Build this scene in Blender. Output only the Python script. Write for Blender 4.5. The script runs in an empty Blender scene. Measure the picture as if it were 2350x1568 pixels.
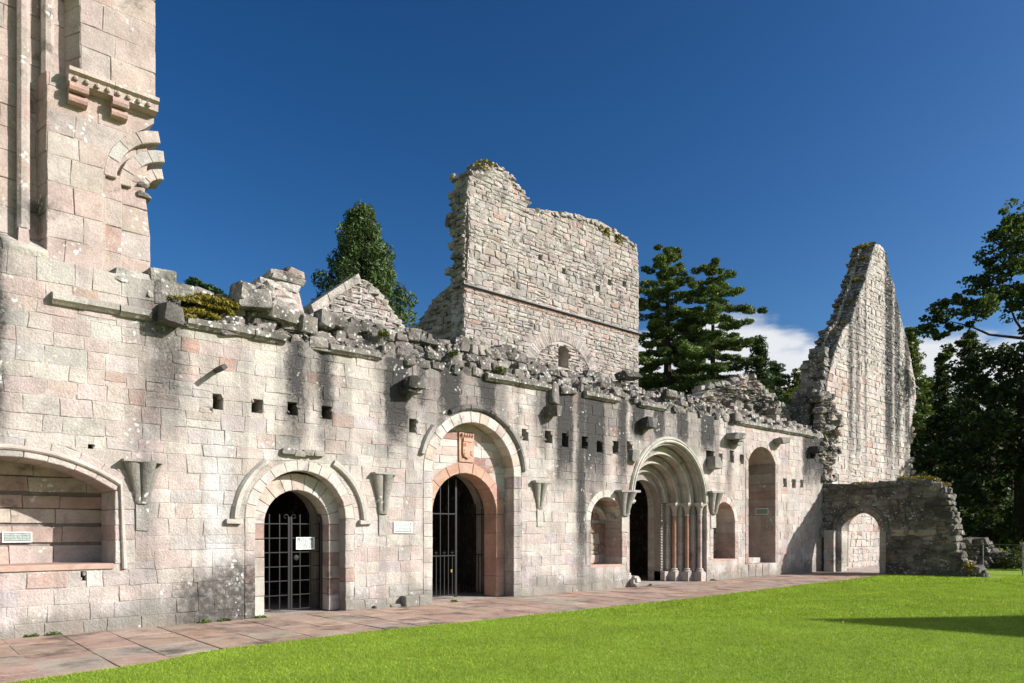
import bpy, bmesh, math, random
import numpy as np
from mathutils import Vector, Matrix

rnd = random.Random(7)
nrg = np.random.default_rng(7)
scene = bpy.context.scene
COL = scene.collection

# ---------------------------------------------------------------- camera, sky, sun, exposure
CAM_D, CAM_H, FPX = 13.2, 1.65, 1658.0          # metres from the wall, eye height, focal length in px of a 2350 px wide frame
TH = math.atan(1875.0 / FPX)
CT, ST = math.cos(TH), math.sin(TH)
cam_data = bpy.data.cameras.new('camera')
cam_data.sensor_width = 36.0
cam_data.lens = 36.0 * FPX / 2350.0
cam_data.shift_y = 431.0 / 2350.0
cam_data.clip_start = 0.1
cam_data.clip_end = 3000.0
cam = bpy.data.objects.new('camera', cam_data)
cam.location = (0, -CAM_D, CAM_H)
cam.rotation_euler = (math.radians(90), 0, TH - math.radians(90))
COL.objects.link(cam)
scene.camera = cam

SUN = Vector((0.77, -1.0, 0.65)).normalized()   # direction towards the sun
sun_el = math.asin(SUN.z)
sun_az = math.atan2(SUN.x, SUN.y)
sd = bpy.data.lights.new('sun', 'SUN')
sd.energy = 5.0
sd.angle = math.radians(0.53)
sd.color = (1.0, 0.965, 0.92)
so = bpy.data.objects.new('sun', sd)
so.rotation_euler = (-SUN).to_track_quat('-Z', 'Y').to_euler()
so.location = (30, -40, 40)
COL.objects.link(so)

world = bpy.data.worlds.new('World')
scene.world = world
world.use_nodes = True
wn, wl = world.node_tree.nodes, world.node_tree.links
wn.clear()
w_out = wn.new('ShaderNodeOutputWorld')
w_bg = wn.new('ShaderNodeBackground')
w_bg.inputs['Strength'].default_value = 0.052
sky = wn.new('ShaderNodeTexSky')
sky.sky_type = 'NISHITA'
sky.sun_disc = False
sky.sun_elevation = sun_el
sky.sun_rotation = sun_az
sky.altitude = 200
sky.air_density = 1.0
sky.dust_density = 2.0
sky.ozone_density = 3.0
w_hsv = wn.new('ShaderNodeHueSaturation')
w_hsv.inputs['Saturation'].default_value = 1.16
w_hsv.inputs['Value'].default_value = 0.82
w_gam = wn.new('ShaderNodeGamma')
w_gam.inputs['Gamma'].default_value = 1.42
wl.new(sky.outputs[0], w_gam.inputs['Color'])
wl.new(w_gam.outputs[0], w_hsv.inputs['Color'])
# low bank of white cloud all round the horizon
w_geo = wn.new('ShaderNodeTexCoord')
w_sep = wn.new('ShaderNodeSeparateXYZ')
wl.new(w_geo.outputs['Generated'], w_sep.inputs[0])
w_map = wn.new('ShaderNodeMapping')
w_map.inputs['Scale'].default_value = (1.0, 1.0, 3.2)
w_map.inputs['Location'].default_value = (0.35, 0.2, 0.1)
wl.new(w_geo.outputs['Generated'], w_map.inputs[0])
w_noi = wn.new('ShaderNodeTexNoise')
w_noi.inputs['Scale'].default_value = 3.4
w_noi.inputs['Detail'].default_value = 8
w_noi.inputs['Roughness'].default_value = 0.55
wl.new(w_map.outputs[0], w_noi.inputs['Vector'])
w_el = wn.new('ShaderNodeMapRange')            # more cloud towards the horizon
w_el.inputs['From Min'].default_value = 0.34
w_el.inputs['From Max'].default_value = 0.13
w_el.inputs['To Min'].default_value = -0.34
w_el.inputs['To Max'].default_value = 0.36
wl.new(w_sep.outputs['Z'], w_el.inputs['Value'])
w_add = wn.new('ShaderNodeMath'); w_add.operation = 'ADD'
wl.new(w_noi.outputs[0], w_add.inputs[0]); wl.new(w_el.outputs[0], w_add.inputs[1])
w_thr = wn.new('ShaderNodeMapRange')
w_thr.interpolation_type = 'SMOOTHSTEP'
w_thr.inputs['From Min'].default_value = 0.40
w_thr.inputs['From Max'].default_value = 0.53
wl.new(w_add.outputs[0], w_thr.inputs['Value'])
w_mix = wn.new('ShaderNodeMix'); w_mix.data_type = 'RGBA'
wl.new(w_thr.outputs[0], w_mix.inputs['Factor'])
wl.new(w_hsv.outputs[0], w_mix.inputs['A'])
w_mix.inputs['B'].default_value = (10.0, 10.3, 10.8, 1)
wl.new(w_mix.outputs['Result'], w_bg.inputs['Color'])
wl.new(w_bg.outputs[0], w_out.inputs[0])

vs = scene.view_settings
scene.display_settings.display_device = 'sRGB'
vs.view_transform = 'Standard'
vs.look = 'None'
vs.exposure = 0.64
vs.gamma = 1.0
vs.use_curve_mapping = False

# ---------------------------------------------------------------- measuring helpers
def PX(px, Y=0.0):
    """x on the plane Y under picture column px"""
    q = (px - 1175.0) / FPX
    return (CAM_D + Y) * (CT + q * ST) / (ST - q * CT)

def dep(x, y):
    return x * CT + (y + CAM_D) * ST

def PZ(px, py, Y=0.0):
    return CAM_H + (1215.0 - py) * dep(PX(px, Y), Y) / FPX

def P2(px, py, Y=0.0):
    return (PX(px, Y), PZ(px, py, Y))

def GP(px, d):
    """ground position in column px at depth d"""
    lat = (px - 1175.0) / FPX * d
    return (d * CT + lat * ST, d * ST - lat * CT - CAM_D)

def HZ(py, d):
    return CAM_H + (1215.0 - py) * d / FPX

# ---------------------------------------------------------------- objects
ORIGIN = {}

def thing(name, label, cat, loc=(0, 0, 0), group=None, kind=None):
    o = bpy.data.objects.new(name, None)
    o.empty_display_size = 0.3
    o.location = loc
    COL.objects.link(o)
    o['label'] = label
    o['category'] = cat
    if group: o['group'] = group
    if kind: o['kind'] = kind
    ORIGIN[o] = Vector(loc)
    return o

def finish(name, me, mat, parent=None, kind=None, label=None, smooth=False):
    if mat is not None:
        me.materials.append(mat)
    if smooth:
        me.polygons.foreach_set('use_smooth', [True] * len(me.polygons))
    o = bpy.data.objects.new(name, me)
    COL.objects.link(o)
    if parent is not None:
        o.parent = parent
        ORIGIN[o] = ORIGIN[parent]
    else:
        ORIGIN[o] = Vector((0, 0, 0))
    if kind: o['kind'] = kind
    if label: o['label'] = label
    return o

def set_tint(me, cols):
    a = me.attributes.new('tint', 'FLOAT_COLOR', 'POINT')
    c = np.ones((len(cols), 4), dtype=np.float32)
    c[:, :3] = cols
    a.data.foreach_set('color', c.ravel())

class MB:
    """collects faces in world space and links them as ONE mesh object"""
    def __init__(self):
        self.v, self.f, self.c = [], [], []
    def add(self, verts, faces, col=(0.4, 0.36, 0.32)):
        n = len(self.v)
        self.v.extend(verts)
        self.f.extend([tuple(i + n for i in f) for f in faces])
        self.c.extend([col] * len(verts))
        return self
    def add_rows(self, verts, faces, k, col, every=4, var=.10):
        n = len(self.v); self.add(verts, faces, col); t = col
        for i in range(len(verts)):
            if (i // k) % every == 0 and i % k == 0:
                f = rnd.uniform(1 - var, 1 + var); t = tuple(c * f * rnd.uniform(.96, 1.04) for c in col)
            self.c[n + i] = t
        return self
    def box(self, x0, x1, y0, y1, z0, z1, col=(0.4, 0.36, 0.32), j=0.0):
        vs_ = [(x, y, z) for z in (z0, z1) for y in (y0, y1) for x in (x0, x1)]
        if j:
            vs_ = [tuple(c + rnd.uniform(-j, j) for c in p) for p in vs_]
        return self.add(vs_, [(0, 2, 3, 1), (4, 5, 7, 6), (0, 1, 5, 4), (2, 6, 7, 3), (0, 4, 6, 2), (1, 3, 7, 5)], col)
    def tube(self, pts, rad, n=8, col=(0.1, 0.08, 0.06), cap=True):
        pts = [Vector(p) for p in pts]
        if not isinstance(rad, (list, tuple)): rad = [rad] * len(pts)
        rings, vs_ = [], []
        for i, p in enumerate(pts):
            t = (pts[min(i + 1, len(pts) - 1)] - pts[max(i - 1, 0)])
            t = t.normalized() if t.length > 1e-9 else Vector((0, 0, 1))
            a = Vector((0, 0, 1)) if abs(t.z) < 0.9 else Vector((1, 0, 0))
            u = t.cross(a).normalized(); w = t.cross(u)
            rings.append(list(range(len(vs_), len(vs_) + n)))
            for k in range(n):
                q = 2 * math.pi * k / n
                vs_.append(tuple(p + (u * math.cos(q) + w * math.sin(q)) * rad[i]))
        fs = []
        for a, b in zip(rings, rings[1:]):
            for k in range(n):
                fs.append((a[k], a[(k + 1) % n], b[(k + 1) % n], b[k]))
        if cap:
            fs.append(tuple(rings[0][::-1])); fs.append(tuple(rings[-1]))
        return self.add(vs_, fs, col)
    def lathe(self, cx, cy, prof, n=16, col=(0.4, 0.36, 0.32), rot=0.0):
        vs_, fs = [], []
        for r, z in prof:
            for k in range(n):
                q = 2 * math.pi * k / n + rot
                vs_.append((cx + r * math.cos(q), cy + r * math.sin(q), z))
        for i in range(len(prof) - 1):
            for k in range(n):
                fs.append((i * n + k, i * n + (k + 1) % n, (i + 1) * n + (k + 1) % n, (i + 1) * n + k))
        fs.append(tuple(range(n))[::-1]); fs.append(tuple(range((len(prof) - 1) * n, len(prof) * n)))
        return self.add(vs_, fs, col)
    def mesh(self, name, origin=(0, 0, 0)):
        me = bpy.data.meshes.new(name)
        ox, oy, oz = origin
        me.from_pydata([(x - ox, y - oy, z - oz) for x, y, z in self.v], [], self.f)
        set_tint(me, np.array(self.c, dtype=np.float32))
        me.update()
        return me
    def build(self, name, mat, parent=None, kind=None, label=None, smooth=False):
        o = ORIGIN[parent] if parent is not None else (0, 0, 0)
        return finish(name, self.mesh(name, o), mat, parent, kind, label, smooth)

def np_mesh(name, verts, faces, cols, mat, parent=None, kind=None, label=None):
    """verts (n,3), faces (m,k) arrays, cols (n,3)"""
    o = np.array(ORIGIN[parent], dtype=np.float32) if parent is not None else np.zeros(3, np.float32)
    me = bpy.data.meshes.new(name)
    n, (m, k) = len(verts), faces.shape
    me.vertices.add(n); me.loops.add(m * k); me.polygons.add(m)
    me.vertices.foreach_set('co', (verts - o).astype(np.float32).ravel())
    me.polygons.foreach_set('loop_start', np.arange(0, m * k, k, dtype=np.int32))
    me.polygons.foreach_set('loop_total', np.full(m, k, dtype=np.int32))
    me.loops.foreach_set('vertex_index', faces.astype(np.int32).ravel())
    set_tint(me, cols)
    me.update(calc_edges=True)
    return finish(name, me, mat, parent, kind, label)

# ---------------------------------------------------------------- materials
def mat_new(name):
    m = bpy.data.materials.new(name)
    m.use_nodes = True
    nt = m.node_tree
    b = nt.nodes['Principled BSDF']
    b.inputs['Roughness'].default_value = 0.9
    b.inputs['Specular IOR Level'].default_value = 0.15
    return m, nt, b

class N:
    """short node helpers for one tree"""
    def __init__(self, nt): self.nt = nt
    def node(self, t, **kw):
        n = self.nt.nodes.new(t)
        for k, v in kw.items(): setattr(n, k, v)
        return n
    def link(self, a, b): self.nt.links.new(a, b)
    def noise(self, vec, scale, detail=4, rough=0.55, dist=0.0):
        n = self.node('ShaderNodeTexNoise')
        n.inputs['Scale'].default_value = scale; n.inputs['Detail'].default_value = detail
        n.inputs['Roughness'].default_value = rough; n.inputs['Distortion'].default_value = dist
        self.link(vec, n.inputs['Vector']); return n.outputs[0]
    def rng(self, v, a, b, c, d, smooth=False):
        n = self.node('ShaderNodeMapRange')
        if smooth: n.interpolation_type = 'SMOOTHSTEP'
        for i, x in zip(('From Min', 'From Max', 'To Min', 'To Max'), (a, b, c, d)): n.inputs[i].default_value = x
        self.link(v, n.inputs['Value']); return n.outputs[0]
    def math(self, op, a, b=None, clamp=False):
        n = self.node('ShaderNodeMath', operation=op); n.use_clamp = clamp
        for i, x in enumerate((a, b)):
            if x is None: continue
            if isinstance(x, (int, float)): n.inputs[i].default_value = x
            else: self.link(x, n.inputs[i])
        return n.outputs[0]
    def mix(self, f, a, b, mode='MIX'):
        n = self.node('ShaderNodeMix', data_type='RGBA', blend_type=mode)
        for s, x in (('Factor', f), ('A', a), ('B', b)):
            if isinstance(x, (int, float)): n.inputs[s].default_value = x
            elif isinstance(x, tuple): n.inputs[s].default_value = (*x, 1) if len(x) == 3 else x
            else: self.link(x, n.inputs[s])
        return n.outputs['Result']
    def grey(self, v):
        n = self.node('ShaderNodeCombineColor')
        for i in range(3): self.link(v, n.inputs[i])
        return n.outputs[0]

def streak_mask(k, pos, groups, top):
    """dark rain streaks below a wall head: groups = [(list of (x0,x1,strength), length)] in metres along X"""
    sep = k.node('ShaderNodeSeparateXYZ'); k.link(pos, sep.inputs[0])
    wob = k.noise(pos, 1.6, 3)
    wob2 = k.noise(pos, 9.0, 3)
    x = k.math('ADD', sep.outputs[0], k.math('MULTIPLY', k.math('SUBTRACT', wob, 0.5), 0.30))
    x = k.math('ADD', x, k.math('MULTIPLY', k.math('SUBTRACT', wob2, 0.5), 0.16))
    total = None
    for streaks, length in groups:
        ramp = k.node('ShaderNodeValToRGB')
        cr = ramp.color_ramp
        stops = []
        for x0, x1, s in sorted(streaks):
            e = min(0.09, (x1 - x0) * 0.3)
            stops += [(x0 - e, 0), (x0 + e, s), (x1 - e, s), (x1 + e, 0)]
        stops = sorted(stops)[:32]
        while len(cr.elements) > 1: cr.elements.remove(cr.elements[0])
        for i, (sx, s) in enumerate(stops):
            el = cr.elements[0] if i == 0 else cr.elements.new(max(0, min(1, sx / 40.0)))
            el.position = max(0, min(1, sx / 40.0))
            el.color = (s, s, s, 1)
        k.link(k.math('DIVIDE', x, 40.0), ramp.inputs[0])
        zz = k.math('ADD', sep.outputs[2], k.math('MULTIPLY', k.math('SUBTRACT', wob, 0.5), 1.6))
        f = k.rng(zz, top - length, top - 0.40 * length, 0, 1, True)
        r = k.math('MULTIPLY', ramp.outputs[0], f)
        total = r if total is None else k.math('MAXIMUM', total, r)
    return total

def stone_mat(name, bump=0.5, streaks=None, top=5.3, algae=0.0, lichen=0.0, white=None, base_dirt=False, speck=1.0, moss=0.0, all_pale=0.0, wash=0.0):
    m, nt, b = mat_new(name)
    k = N(nt)
    geo = k.node('ShaderNodeNewGeometry'); pos = geo.outputs['Position']
    att = k.node('ShaderNodeAttribute'); att.attribute_name = 'tint'
    col = att.outputs['Color']
    n1 = k.noise(pos, 2.2, 5, 0.6)
    n2 = k.noise(pos, 34.0, 5, 0.65)
    n3 = k.noise(pos, 9.0, 4, 0.6)
    col = k.mix(1.0, col, k.grey(k.rng(n1, 0.3, 0.7, 0.72, 1.16)), 'MULTIPLY')
    col = k.mix(1.0, col, k.grey(k.rng(n2, 0.3, 0.7, 1 - 0.26 * speck, 1 + 0.16 * speck)), 'MULTIPLY')
    # warm and pale mottling inside each stone
    col = k.mix(k.rng(n3, 0.5, 0.72, 0, 0.30), col, (0.49, 0.44, 0.395))
    if all_pale:
        col = k.mix(k.rng(k.noise(pos, 0.9, 6, 0.62), 0.42, 0.62, 0, all_pale), col, (0.50, 0.465, 0.425))
    if algae:
        a = k.noise(pos, 1.3, 8, 0.68, 0.3)
        col = k.mix(k.rng(a, 0.60 - 0.25 * algae, 0.70 - 0.12 * algae, 0, 0.85), col, (0.075, 0.068, 0.06))
    if wash:                                                         # long soft grey runs of old rain water
        mp = k.node('ShaderNodeMapping'); mp.inputs['Scale'].default_value = (2.6, 2.6, .16); k.link(pos, mp.inputs[0])
        wv_ = k.noise(mp.outputs[0], 1.0, 6, 0.6, 0.2)
        wm = k.math('MULTIPLY', k.rng(wv_, 0.47, 0.62, 0, 1, True), k.rng(k.noise(pos, 13.0, 5, 0.7), 0.3, 0.62, 0.45, 1.1))
        col = k.mix(k.math('MULTIPLY', wm, wash, True), col, (0.215, 0.195, 0.175))
    if streaks:
        s = streak_mask(k, pos, streaks, top)
        g = k.rng(k.noise(pos, 22.0, 5, 0.7), 0.32, 0.60, 0.80, 1.3)
        col = k.mix(k.math('MULTIPLY', k.math('MULTIPLY', s, 1.15), g, True), col, (0.056, 0.053, 0.051))
    if white:
        sep = k.node('ShaderNodeSeparateXYZ'); k.link(pos, sep.inputs[0])
        x0, z0, z1 = white
        dx = k.math('ABSOLUTE', k.math('SUBTRACT', k.math('ADD', sep.outputs[0], k.math('MULTIPLY', k.math('SUBTRACT', n3, 0.5), 0.35)), x0))
        w = k.rng(dx, 0.34, 0.05, 0, 1, True)
        w = k.math('MULTIPLY', w, k.math('MULTIPLY', k.rng(sep.outputs[2], z0, z0 + 0.5, 0, 1, True), k.rng(sep.outputs[2], z1, z1 - 1.2, 0, 1, True)))
        col = k.mix(k.math('MULTIPLY', k.math('MULTIPLY', w, k.rng(n1, 0.35, 0.6, 0.45, 1.0)), 0.55), col, (0.64, 0.65, 0.66))
    if base_dirt:
        sep = k.node('ShaderNodeSeparateXYZ'); k.link(pos, sep.inputs[0])
        z = k.math('ADD', sep.outputs[2], k.math('MULTIPLY', k.math('SUBTRACT', k.noise(pos, 1.1, 5, 0.6), 0.5), 1.4))
        d = k.rng(z, 0.62, 0.1, 0, 0.62, True)
        col = k.mix(d, col, (0.15, 0.145, 0.115))
        # the damp patch under the leaking spout
        dx = k.math('ABSOLUTE', k.math('SUBTRACT', sep.outputs[0], PX(545)))
        w = k.math('MULTIPLY', k.rng(dx, 1.6, 0.7, 0, 1, True), k.rng(z, 1.2, 0.65, 0, 1, True))
        w = k.math('MULTIPLY', w, k.rng(n3, 0.35, 0.55, 0.5, 1))
        col = k.mix(k.math('MULTIPLY', w, 0.95, True), col, (0.07, 0.067, 0.06))
    if moss:
        nz = k.node('ShaderNodeSeparateXYZ'); k.link(geo.outputs['Normal'], nz.inputs[0])
        w = k.math('MULTIPLY', k.rng(nz.outputs[2], 0.35, 0.8, 0, 1), k.rng(k.noise(pos, 2.0, 5, 0.6), 0.5, 0.6, 0, moss))
        col = k.mix(w, col, (0.16, 0.15, 0.03))
    if lichen:
        vor = k.node('ShaderNodeTexVoronoi'); vor.inputs['Scale'].default_value = 9.5
        wv = k.node('ShaderNodeVectorMath', operation='ADD')
        sc = k.node('ShaderNodeVectorMath', operation='SCALE'); sc.inputs['Scale'].default_value = 0.12
        nv = k.node('ShaderNodeTexNoise'); nv.inputs['Scale'].default_value = 11.0
        k.link(pos, nv.inputs['Vector']); k.link(nv.outputs['Color'], sc.inputs[0])
        k.link(pos, wv.inputs[0]); k.link(sc.outputs[0], wv.inputs[1]); k.link(wv.outputs[0], vor.inputs['Vector'])
        spot = k.rng(vor.outputs['Distance'], 0.34, 0.22, 0, 1)
        area = k.rng(k.noise(pos, 1.7, 5, 0.65), 0.56 - 0.14 * lichen, 0.64 - 0.10 * lichen, 0, 1)
        col = k.mix(k.math('MULTIPLY', k.math('MULTIPLY', spot, area), 0.85, True), col, (0.62, 0.62, 0.58))
    k.link(col, b.inputs['Base Color'])
    h = k.math('ADD', k.math('MULTIPLY', k.noise(pos, 7.0, 6, 0.62), 1.0), k.math('MULTIPLY', k.noise(pos, 28.0, 6, 0.7), 0.55))
    bp = k.node('ShaderNodeBump'); bp.inputs['Strength'].default_value = bump; bp.inputs['Distance'].default_value = 0.05
    k.link(h, bp.inputs['Height']); k.link(bp.outputs[0], b.inputs['Normal'])
    return m

def SP(lst):
    return [(PX(a), PX(c), s) for a, c, s in lst]

STREAKS = [
    (SP([(955, 982, 0.8), (1006, 1062, 0.95), (1096, 1138, 0.95), (1448, 1480, 0.9), (1500, 1526, 0.85), (1552, 1580, 0.85), (1606, 1640, 0.95)]), 1.7),
    (SP([(335, 425, 0.6), (655, 702, 0.85), (728, 764, 0.95), (880, 938, 0.95), (1236, 1258, 0.6), (1842, 1894, 0.9)]), 2.6),
    (SP([(-30, 18, 0.8), (1274, 1316, 0.9), (1338, 1390, 0.9), (1416, 1440, 0.9), (1668, 1680, 0.5)]), 3.4),
    (SP([(318, 352, 0.4), (1322, 1346, 0.85), (1352, 1368, 0.6), (872, 886, 0.4), (1186, 1196, .4)]), 7.0),
    (SP([(640, 770, 0.35), (865, 1165, 0.42), (1225, 1445, 0.45), (1446, 1650, 0.40)]), 2.0),
]
M_ASH = stone_mat('ashlar_stone', 0.6, STREAKS, 5.35, lichen=0.05, white=(PX(497), 0.75, 3.9), base_dirt=True, all_pale=0.32, wash=0.44)
M_MORTAR = stone_mat('lime_mortar', 0.5, STREAKS, 5.35, base_dirt=True, white=(PX(497), 0.75, 3.9), wash=0.55)
M_DRESS = stone_mat('dressed_stone', 0.3, None, algae=0.18, lichen=0.1, speck=0.7)
M_TRAN = stone_mat('transept_stone', 0.4, None, lichen=0.2, algae=.1, speck=1.0, all_pale=0.2, wash=0.22)
M_RUB = stone_mat('weathered_rubble', 0.8, None, algae=0.8, lichen=1.2, moss=0.4)
M_TOWER = stone_mat('tower_rubble', 0.8, None, lichen=0.6, algae=0.25, all_pale=0.12)
M_GABLE = stone_mat('gable_stone', 0.6, [([(PX(1949, .3), PX(1960, .3), .7), (PX(1965, .3), PX(1976, .3), .55), (PX(1986, .3), PX(1991, .3), .6), (PX(2034, .3), PX(2051, .3), .9), (PX(2055, .3), PX(2068, .3), .75), (PX(2078, .3), PX(2090, .3), .7)], 8.0)], 10.5, lichen=0.6, all_pale=0.3, wash=0.3)
M_CROSS = stone_mat('dark_rubble', 0.9, None, algae=0.78, lichen=0.5, moss=0.5)
M_RED = stone_mat('red_sandstone', 0.18, None, speck=0.5)
M_FLAG = stone_mat('flagstone_paving', 0.3, None, speck=0.8, algae=0.32, all_pale=0.15)
M_GAPF = stone_mat('paving_mortar', 0.4, None)

def plain(name, col, rough=0.6, metal=0.0, spec=0.3, noise=0.15):
    m, nt, b = mat_new(name)
    k = N(nt)
    geo = k.node('ShaderNodeNewGeometry')
    n = k.noise(geo.outputs['Position'], 25.0, 4)
    c = k.mix(1.0, col, k.grey(k.rng(n, 0.3, 0.7, 1 - noise, 1 + noise)), 'MULTIPLY')
    k.link(c, b.inputs['Base Color'])
    b.inputs['Roughness'].default_value = rough; b.inputs['Metallic'].default_value = metal
    b.inputs['Specular IOR Level'].default_value = spec
    return m
M_IRON = plain('black_painted_iron', (0.012, 0.012, 0.013), 0.38, 0.0, 0.5)
M_LEAD = plain('lead_sheet', (0.17, 0.18, 0.20), 0.75, 0.0, 0.2)
M_GALV = plain('dull_fence_metal', (0.16, 0.16, 0.15), 0.55, 0.4, 0.4)
M_PIPE = plain('dark_drain_pipe', (0.06, 0.058, 0.055), 0.6)
M_SIGN = plain('grey_green_sign_paint', (0.17, 0.23, 0.20), 0.45)
M_SIGNF = plain('white_sign_paint', (0.80, 0.80, 0.78), 0.5)
M_BARK = plain('tree_bark', (0.055, 0.043, 0.033), 0.95, 0, 0.1, 0.4)
M_BRASS = plain('brass_padlock', (0.45, 0.30, 0.08), 0.35, 0.8)

def leaf_mat(name, trans=0.3):
    m, nt, b = mat_new(name)
    k = N(nt)
    att = k.node('ShaderNodeAttribute'); att.attribute_name = 'tint'
    k.link(att.outputs['Color'], b.inputs['Base Color'])
    b.inputs['Roughness'].default_value = 0.6
    b.inputs['Specular IOR Level'].default_value = 0.25
    tr = k.node('ShaderNodeBsdfTranslucent')
    tc = k.mix(1.0, att.outputs['Color'], (1.15, 1.2, 0.55), 'MULTIPLY')
    k.link(tc, tr.inputs['Color'])
    mx = k.node('ShaderNodeMixShader'); mx.inputs[0].default_value = trans
    k.link(b.outputs[0], mx.inputs[1]); k.link(tr.outputs[0], mx.inputs[2])
    k.link(mx.outputs[0], nt.nodes['Material Output'].inputs['Surface'])
    return m
M_LEAF = leaf_mat('broad_leaves', 0.35)
M_NEEDLE = leaf_mat('conifer_needles', 0.18)
M_GRASS = leaf_mat('mown_grass', 0.30)
M_MOSS = leaf_mat('yellow_moss', 0.15)

def lawn_mat():
    m, nt, b = mat_new('lawn_turf')
    k = N(nt)
    geo = k.node('ShaderNodeNewGeometry'); pos = geo.outputs['Position']
    n1 = k.noise(pos, 0.5, 5); n2 = k.noise(pos, 60.0, 4, 0.7); n3 = k.noise(pos, 6.0, 6, 0.65)
    c = k.mix(k.rng(n1, 0.35, 0.65, 0, 1), (0.185, 0.29, 0.028), (0.23, 0.34, 0.034))
    c = k.mix(k.rng(n3, 0.55, 0.75, 0, 0.5), c, (0.07, 0.16, 0.012))
    c = k.mix(1.0, c, k.grey(k.rng(n2, 0.3, 0.7, 0.55, 1.3)), 'MULTIPLY')
    k.link(c, b.inputs['Base Color'])
    bp = k.node('ShaderNodeBump'); bp.inputs['Strength'].default_value = 0.7; bp.inputs['Distance'].default_value = 0.03
    k.link(n2, bp.inputs['Height']); k.link(bp.outputs[0], b.inputs['Normal'])
    return m
M_LAWN = lawn_mat()

# ---------------------------------------------------------------- masonry
def FX(Y0):      return lambda u, v, d: (u, Y0 - d, v)            # wall face looking to -Y
def FNX(X0):     return lambda u, v, d: (X0 - d, -u, v)           # wall face looking to -X, u runs towards the viewer (-Y)
def FTOP(z0):    return lambda u, v, d: (u, v, z0 + d)

def ccw(p):
    a = sum(p[i][0] * p[(i + 1) % len(p)][1] - p[(i + 1) % len(p)][0] * p[i][1] for i in range(len(p)))
    return p if a > 0 else p[::-1]

def inset(p, g):
    n = len(p); out = []
    for i in range(n):
        ax, ay = p[i - 1]; bx, by = p[i]; cx, cy = p[(i + 1) % n]
        d1 = (bx - ax, by - ay); d2 = (cx - bx, cy - by)
        l1 = math.hypot(*d1) or 1e-9; l2 = math.hypot(*d2) or 1e-9
        n1 = (-d1[1] / l1, d1[0] / l1); n2 = (-d2[1] / l2, d2[0] / l2)
        q = 1 + n1[0] * n2[0] + n1[1] * n2[1]
        k = g / max(q, 0.6)
        out.append((bx + (n1[0] + n2[0]) * k, by + (n1[1] + n2[1]) * k))
    return out

def stone(poly, F, proud=0.0, back=0.03, gap=0.006, ch=0.014, jit=0.006, cj=0.006, fine=True, dome=0.0, mids=True, rng=rnd):
    """one dressed or rough block: outline -> chamfer -> slightly uneven face"""
    poly = ccw(poly)
    if mids:
        q = []
        for i, a in enumerate(poly):
            b = poly[(i + 1) % len(poly)]
            q.append(a)
            if math.hypot(b[0] - a[0], b[1] - a[1]) > 0.11:
                t = rng.uniform(0.35, 0.65)
                q.append((a[0] + (b[0] - a[0]) * t, a[1] + (b[1] - a[1]) * t))
        poly = q
    o = inset(poly, gap)
    o = [(a + rng.uniform(-cj, cj), b + rng.uniform(-cj, cj)) for a, b in o]
    i2 = inset(o, ch)
    n = len(o)
    cu = sum(p[0] for p in i2) / n; cv = sum(p[1] for p in i2) / n
    vs_ = [F(a, b, -back) for a, b in o]
    fs = []
    tu, tv = rng.uniform(-jit, jit), rng.uniform(-jit, jit)      # slight tilt of the face
    su = max(abs(p[0] - cu) for p in i2) or 1; sv = max(abs(p[1] - cv) for p in i2) or 1
    def lift(a, b): return proud + tu * (a - cu) / su + tv * (b - cv) / sv
    r0 = 0
    if fine:
        vs_ += [F(a, b, lift(a, b) - ch * 0.8 + rng.uniform(-jit, jit) * .5) for a, b in o]
        fs += [(k, (k + 1) % n, n + (k + 1) % n, n + k) for k in range(n)]
        r0 = n
    r1 = len(vs_)
    vs_ += [F(a, b, lift(a, b) + rng.uniform(-jit, jit)) for a, b in i2]
    fs += [(r0 + k, r0 + (k + 1) % n, r1 + (k + 1) % n, r1 + k) for k in range(n)]
    c = len(vs_)
    vs_.append(F(cu + rng.uniform(-.1, .1) * su, cv + rng.uniform(-.1, .1) * sv, proud + dome + rng.uniform(-jit, jit)))
    fs += [(r1 + k, r1 + (k + 1) % n, c) for k in range(n)]
    return vs_, fs

class Arch:
    def __init__(self, xc, half, z0, spring, rise=None):
        self.xc, self.h, self.z0, self.s = xc, half, z0, spring
        self.rise = half if rise is None else rise
        self.R = (half * half + self.rise ** 2) / (2 * self.rise)
        self.cz = spring + self.rise - self.R
        self.top = spring + self.rise
    def at(self, z):
        if z < self.z0 or z >= self.top: return None
        if z <= self.s: w = self.h
        else: w = math.sqrt(max(0, self.R ** 2 - (z - self.cz) ** 2))
        return (self.xc - w, self.xc + w)
    def grow(self, g):
        a = Arch(self.xc, self.h + g, self.z0 - 0, self.s, self.rise + g)
        if abs(self.rise - self.h) > 1e-6:
            a.R = self.R + g; a.cz = self.cz; a.top = a.cz + a.R
            a.s = a.cz + math.sqrt(max(0, a.R ** 2 - a.h ** 2))
        return a
    def poly(self, n=20, z0=None):
        z0 = self.z0 if z0 is None else z0
        a0 = math.asin(max(-1, min(1, (self.s - self.cz) / self.R)))
        pts = [(self.xc - self.h, z0), (self.xc + self.h, z0)]
        for i in range(n + 1):
            q = a0 + (math.pi - 2 * a0) * i / n
            pts.append((self.xc + self.R * math.cos(q), self.cz + self.R * math.sin(q)))
        return pts

class Rect:
    def __init__(self, x0, x1, z0, z1):
        self.x0, self.x1, self.z0, self.top = x0, x1, z0, z1
        self.xc = (x0 + x1) / 2
    def at(self, z):
        return (self.x0, self.x1) if self.z0 <= z < self.top else None
    def grow(self, g): return Rect(self.x0 - g, self.x1 + g, self.z0 - g, self.top + g)
    def poly(self): return [(self.x0, self.z0), (self.x1, self.z0), (self.x1, self.top), (self.x0, self.top)]

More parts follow.
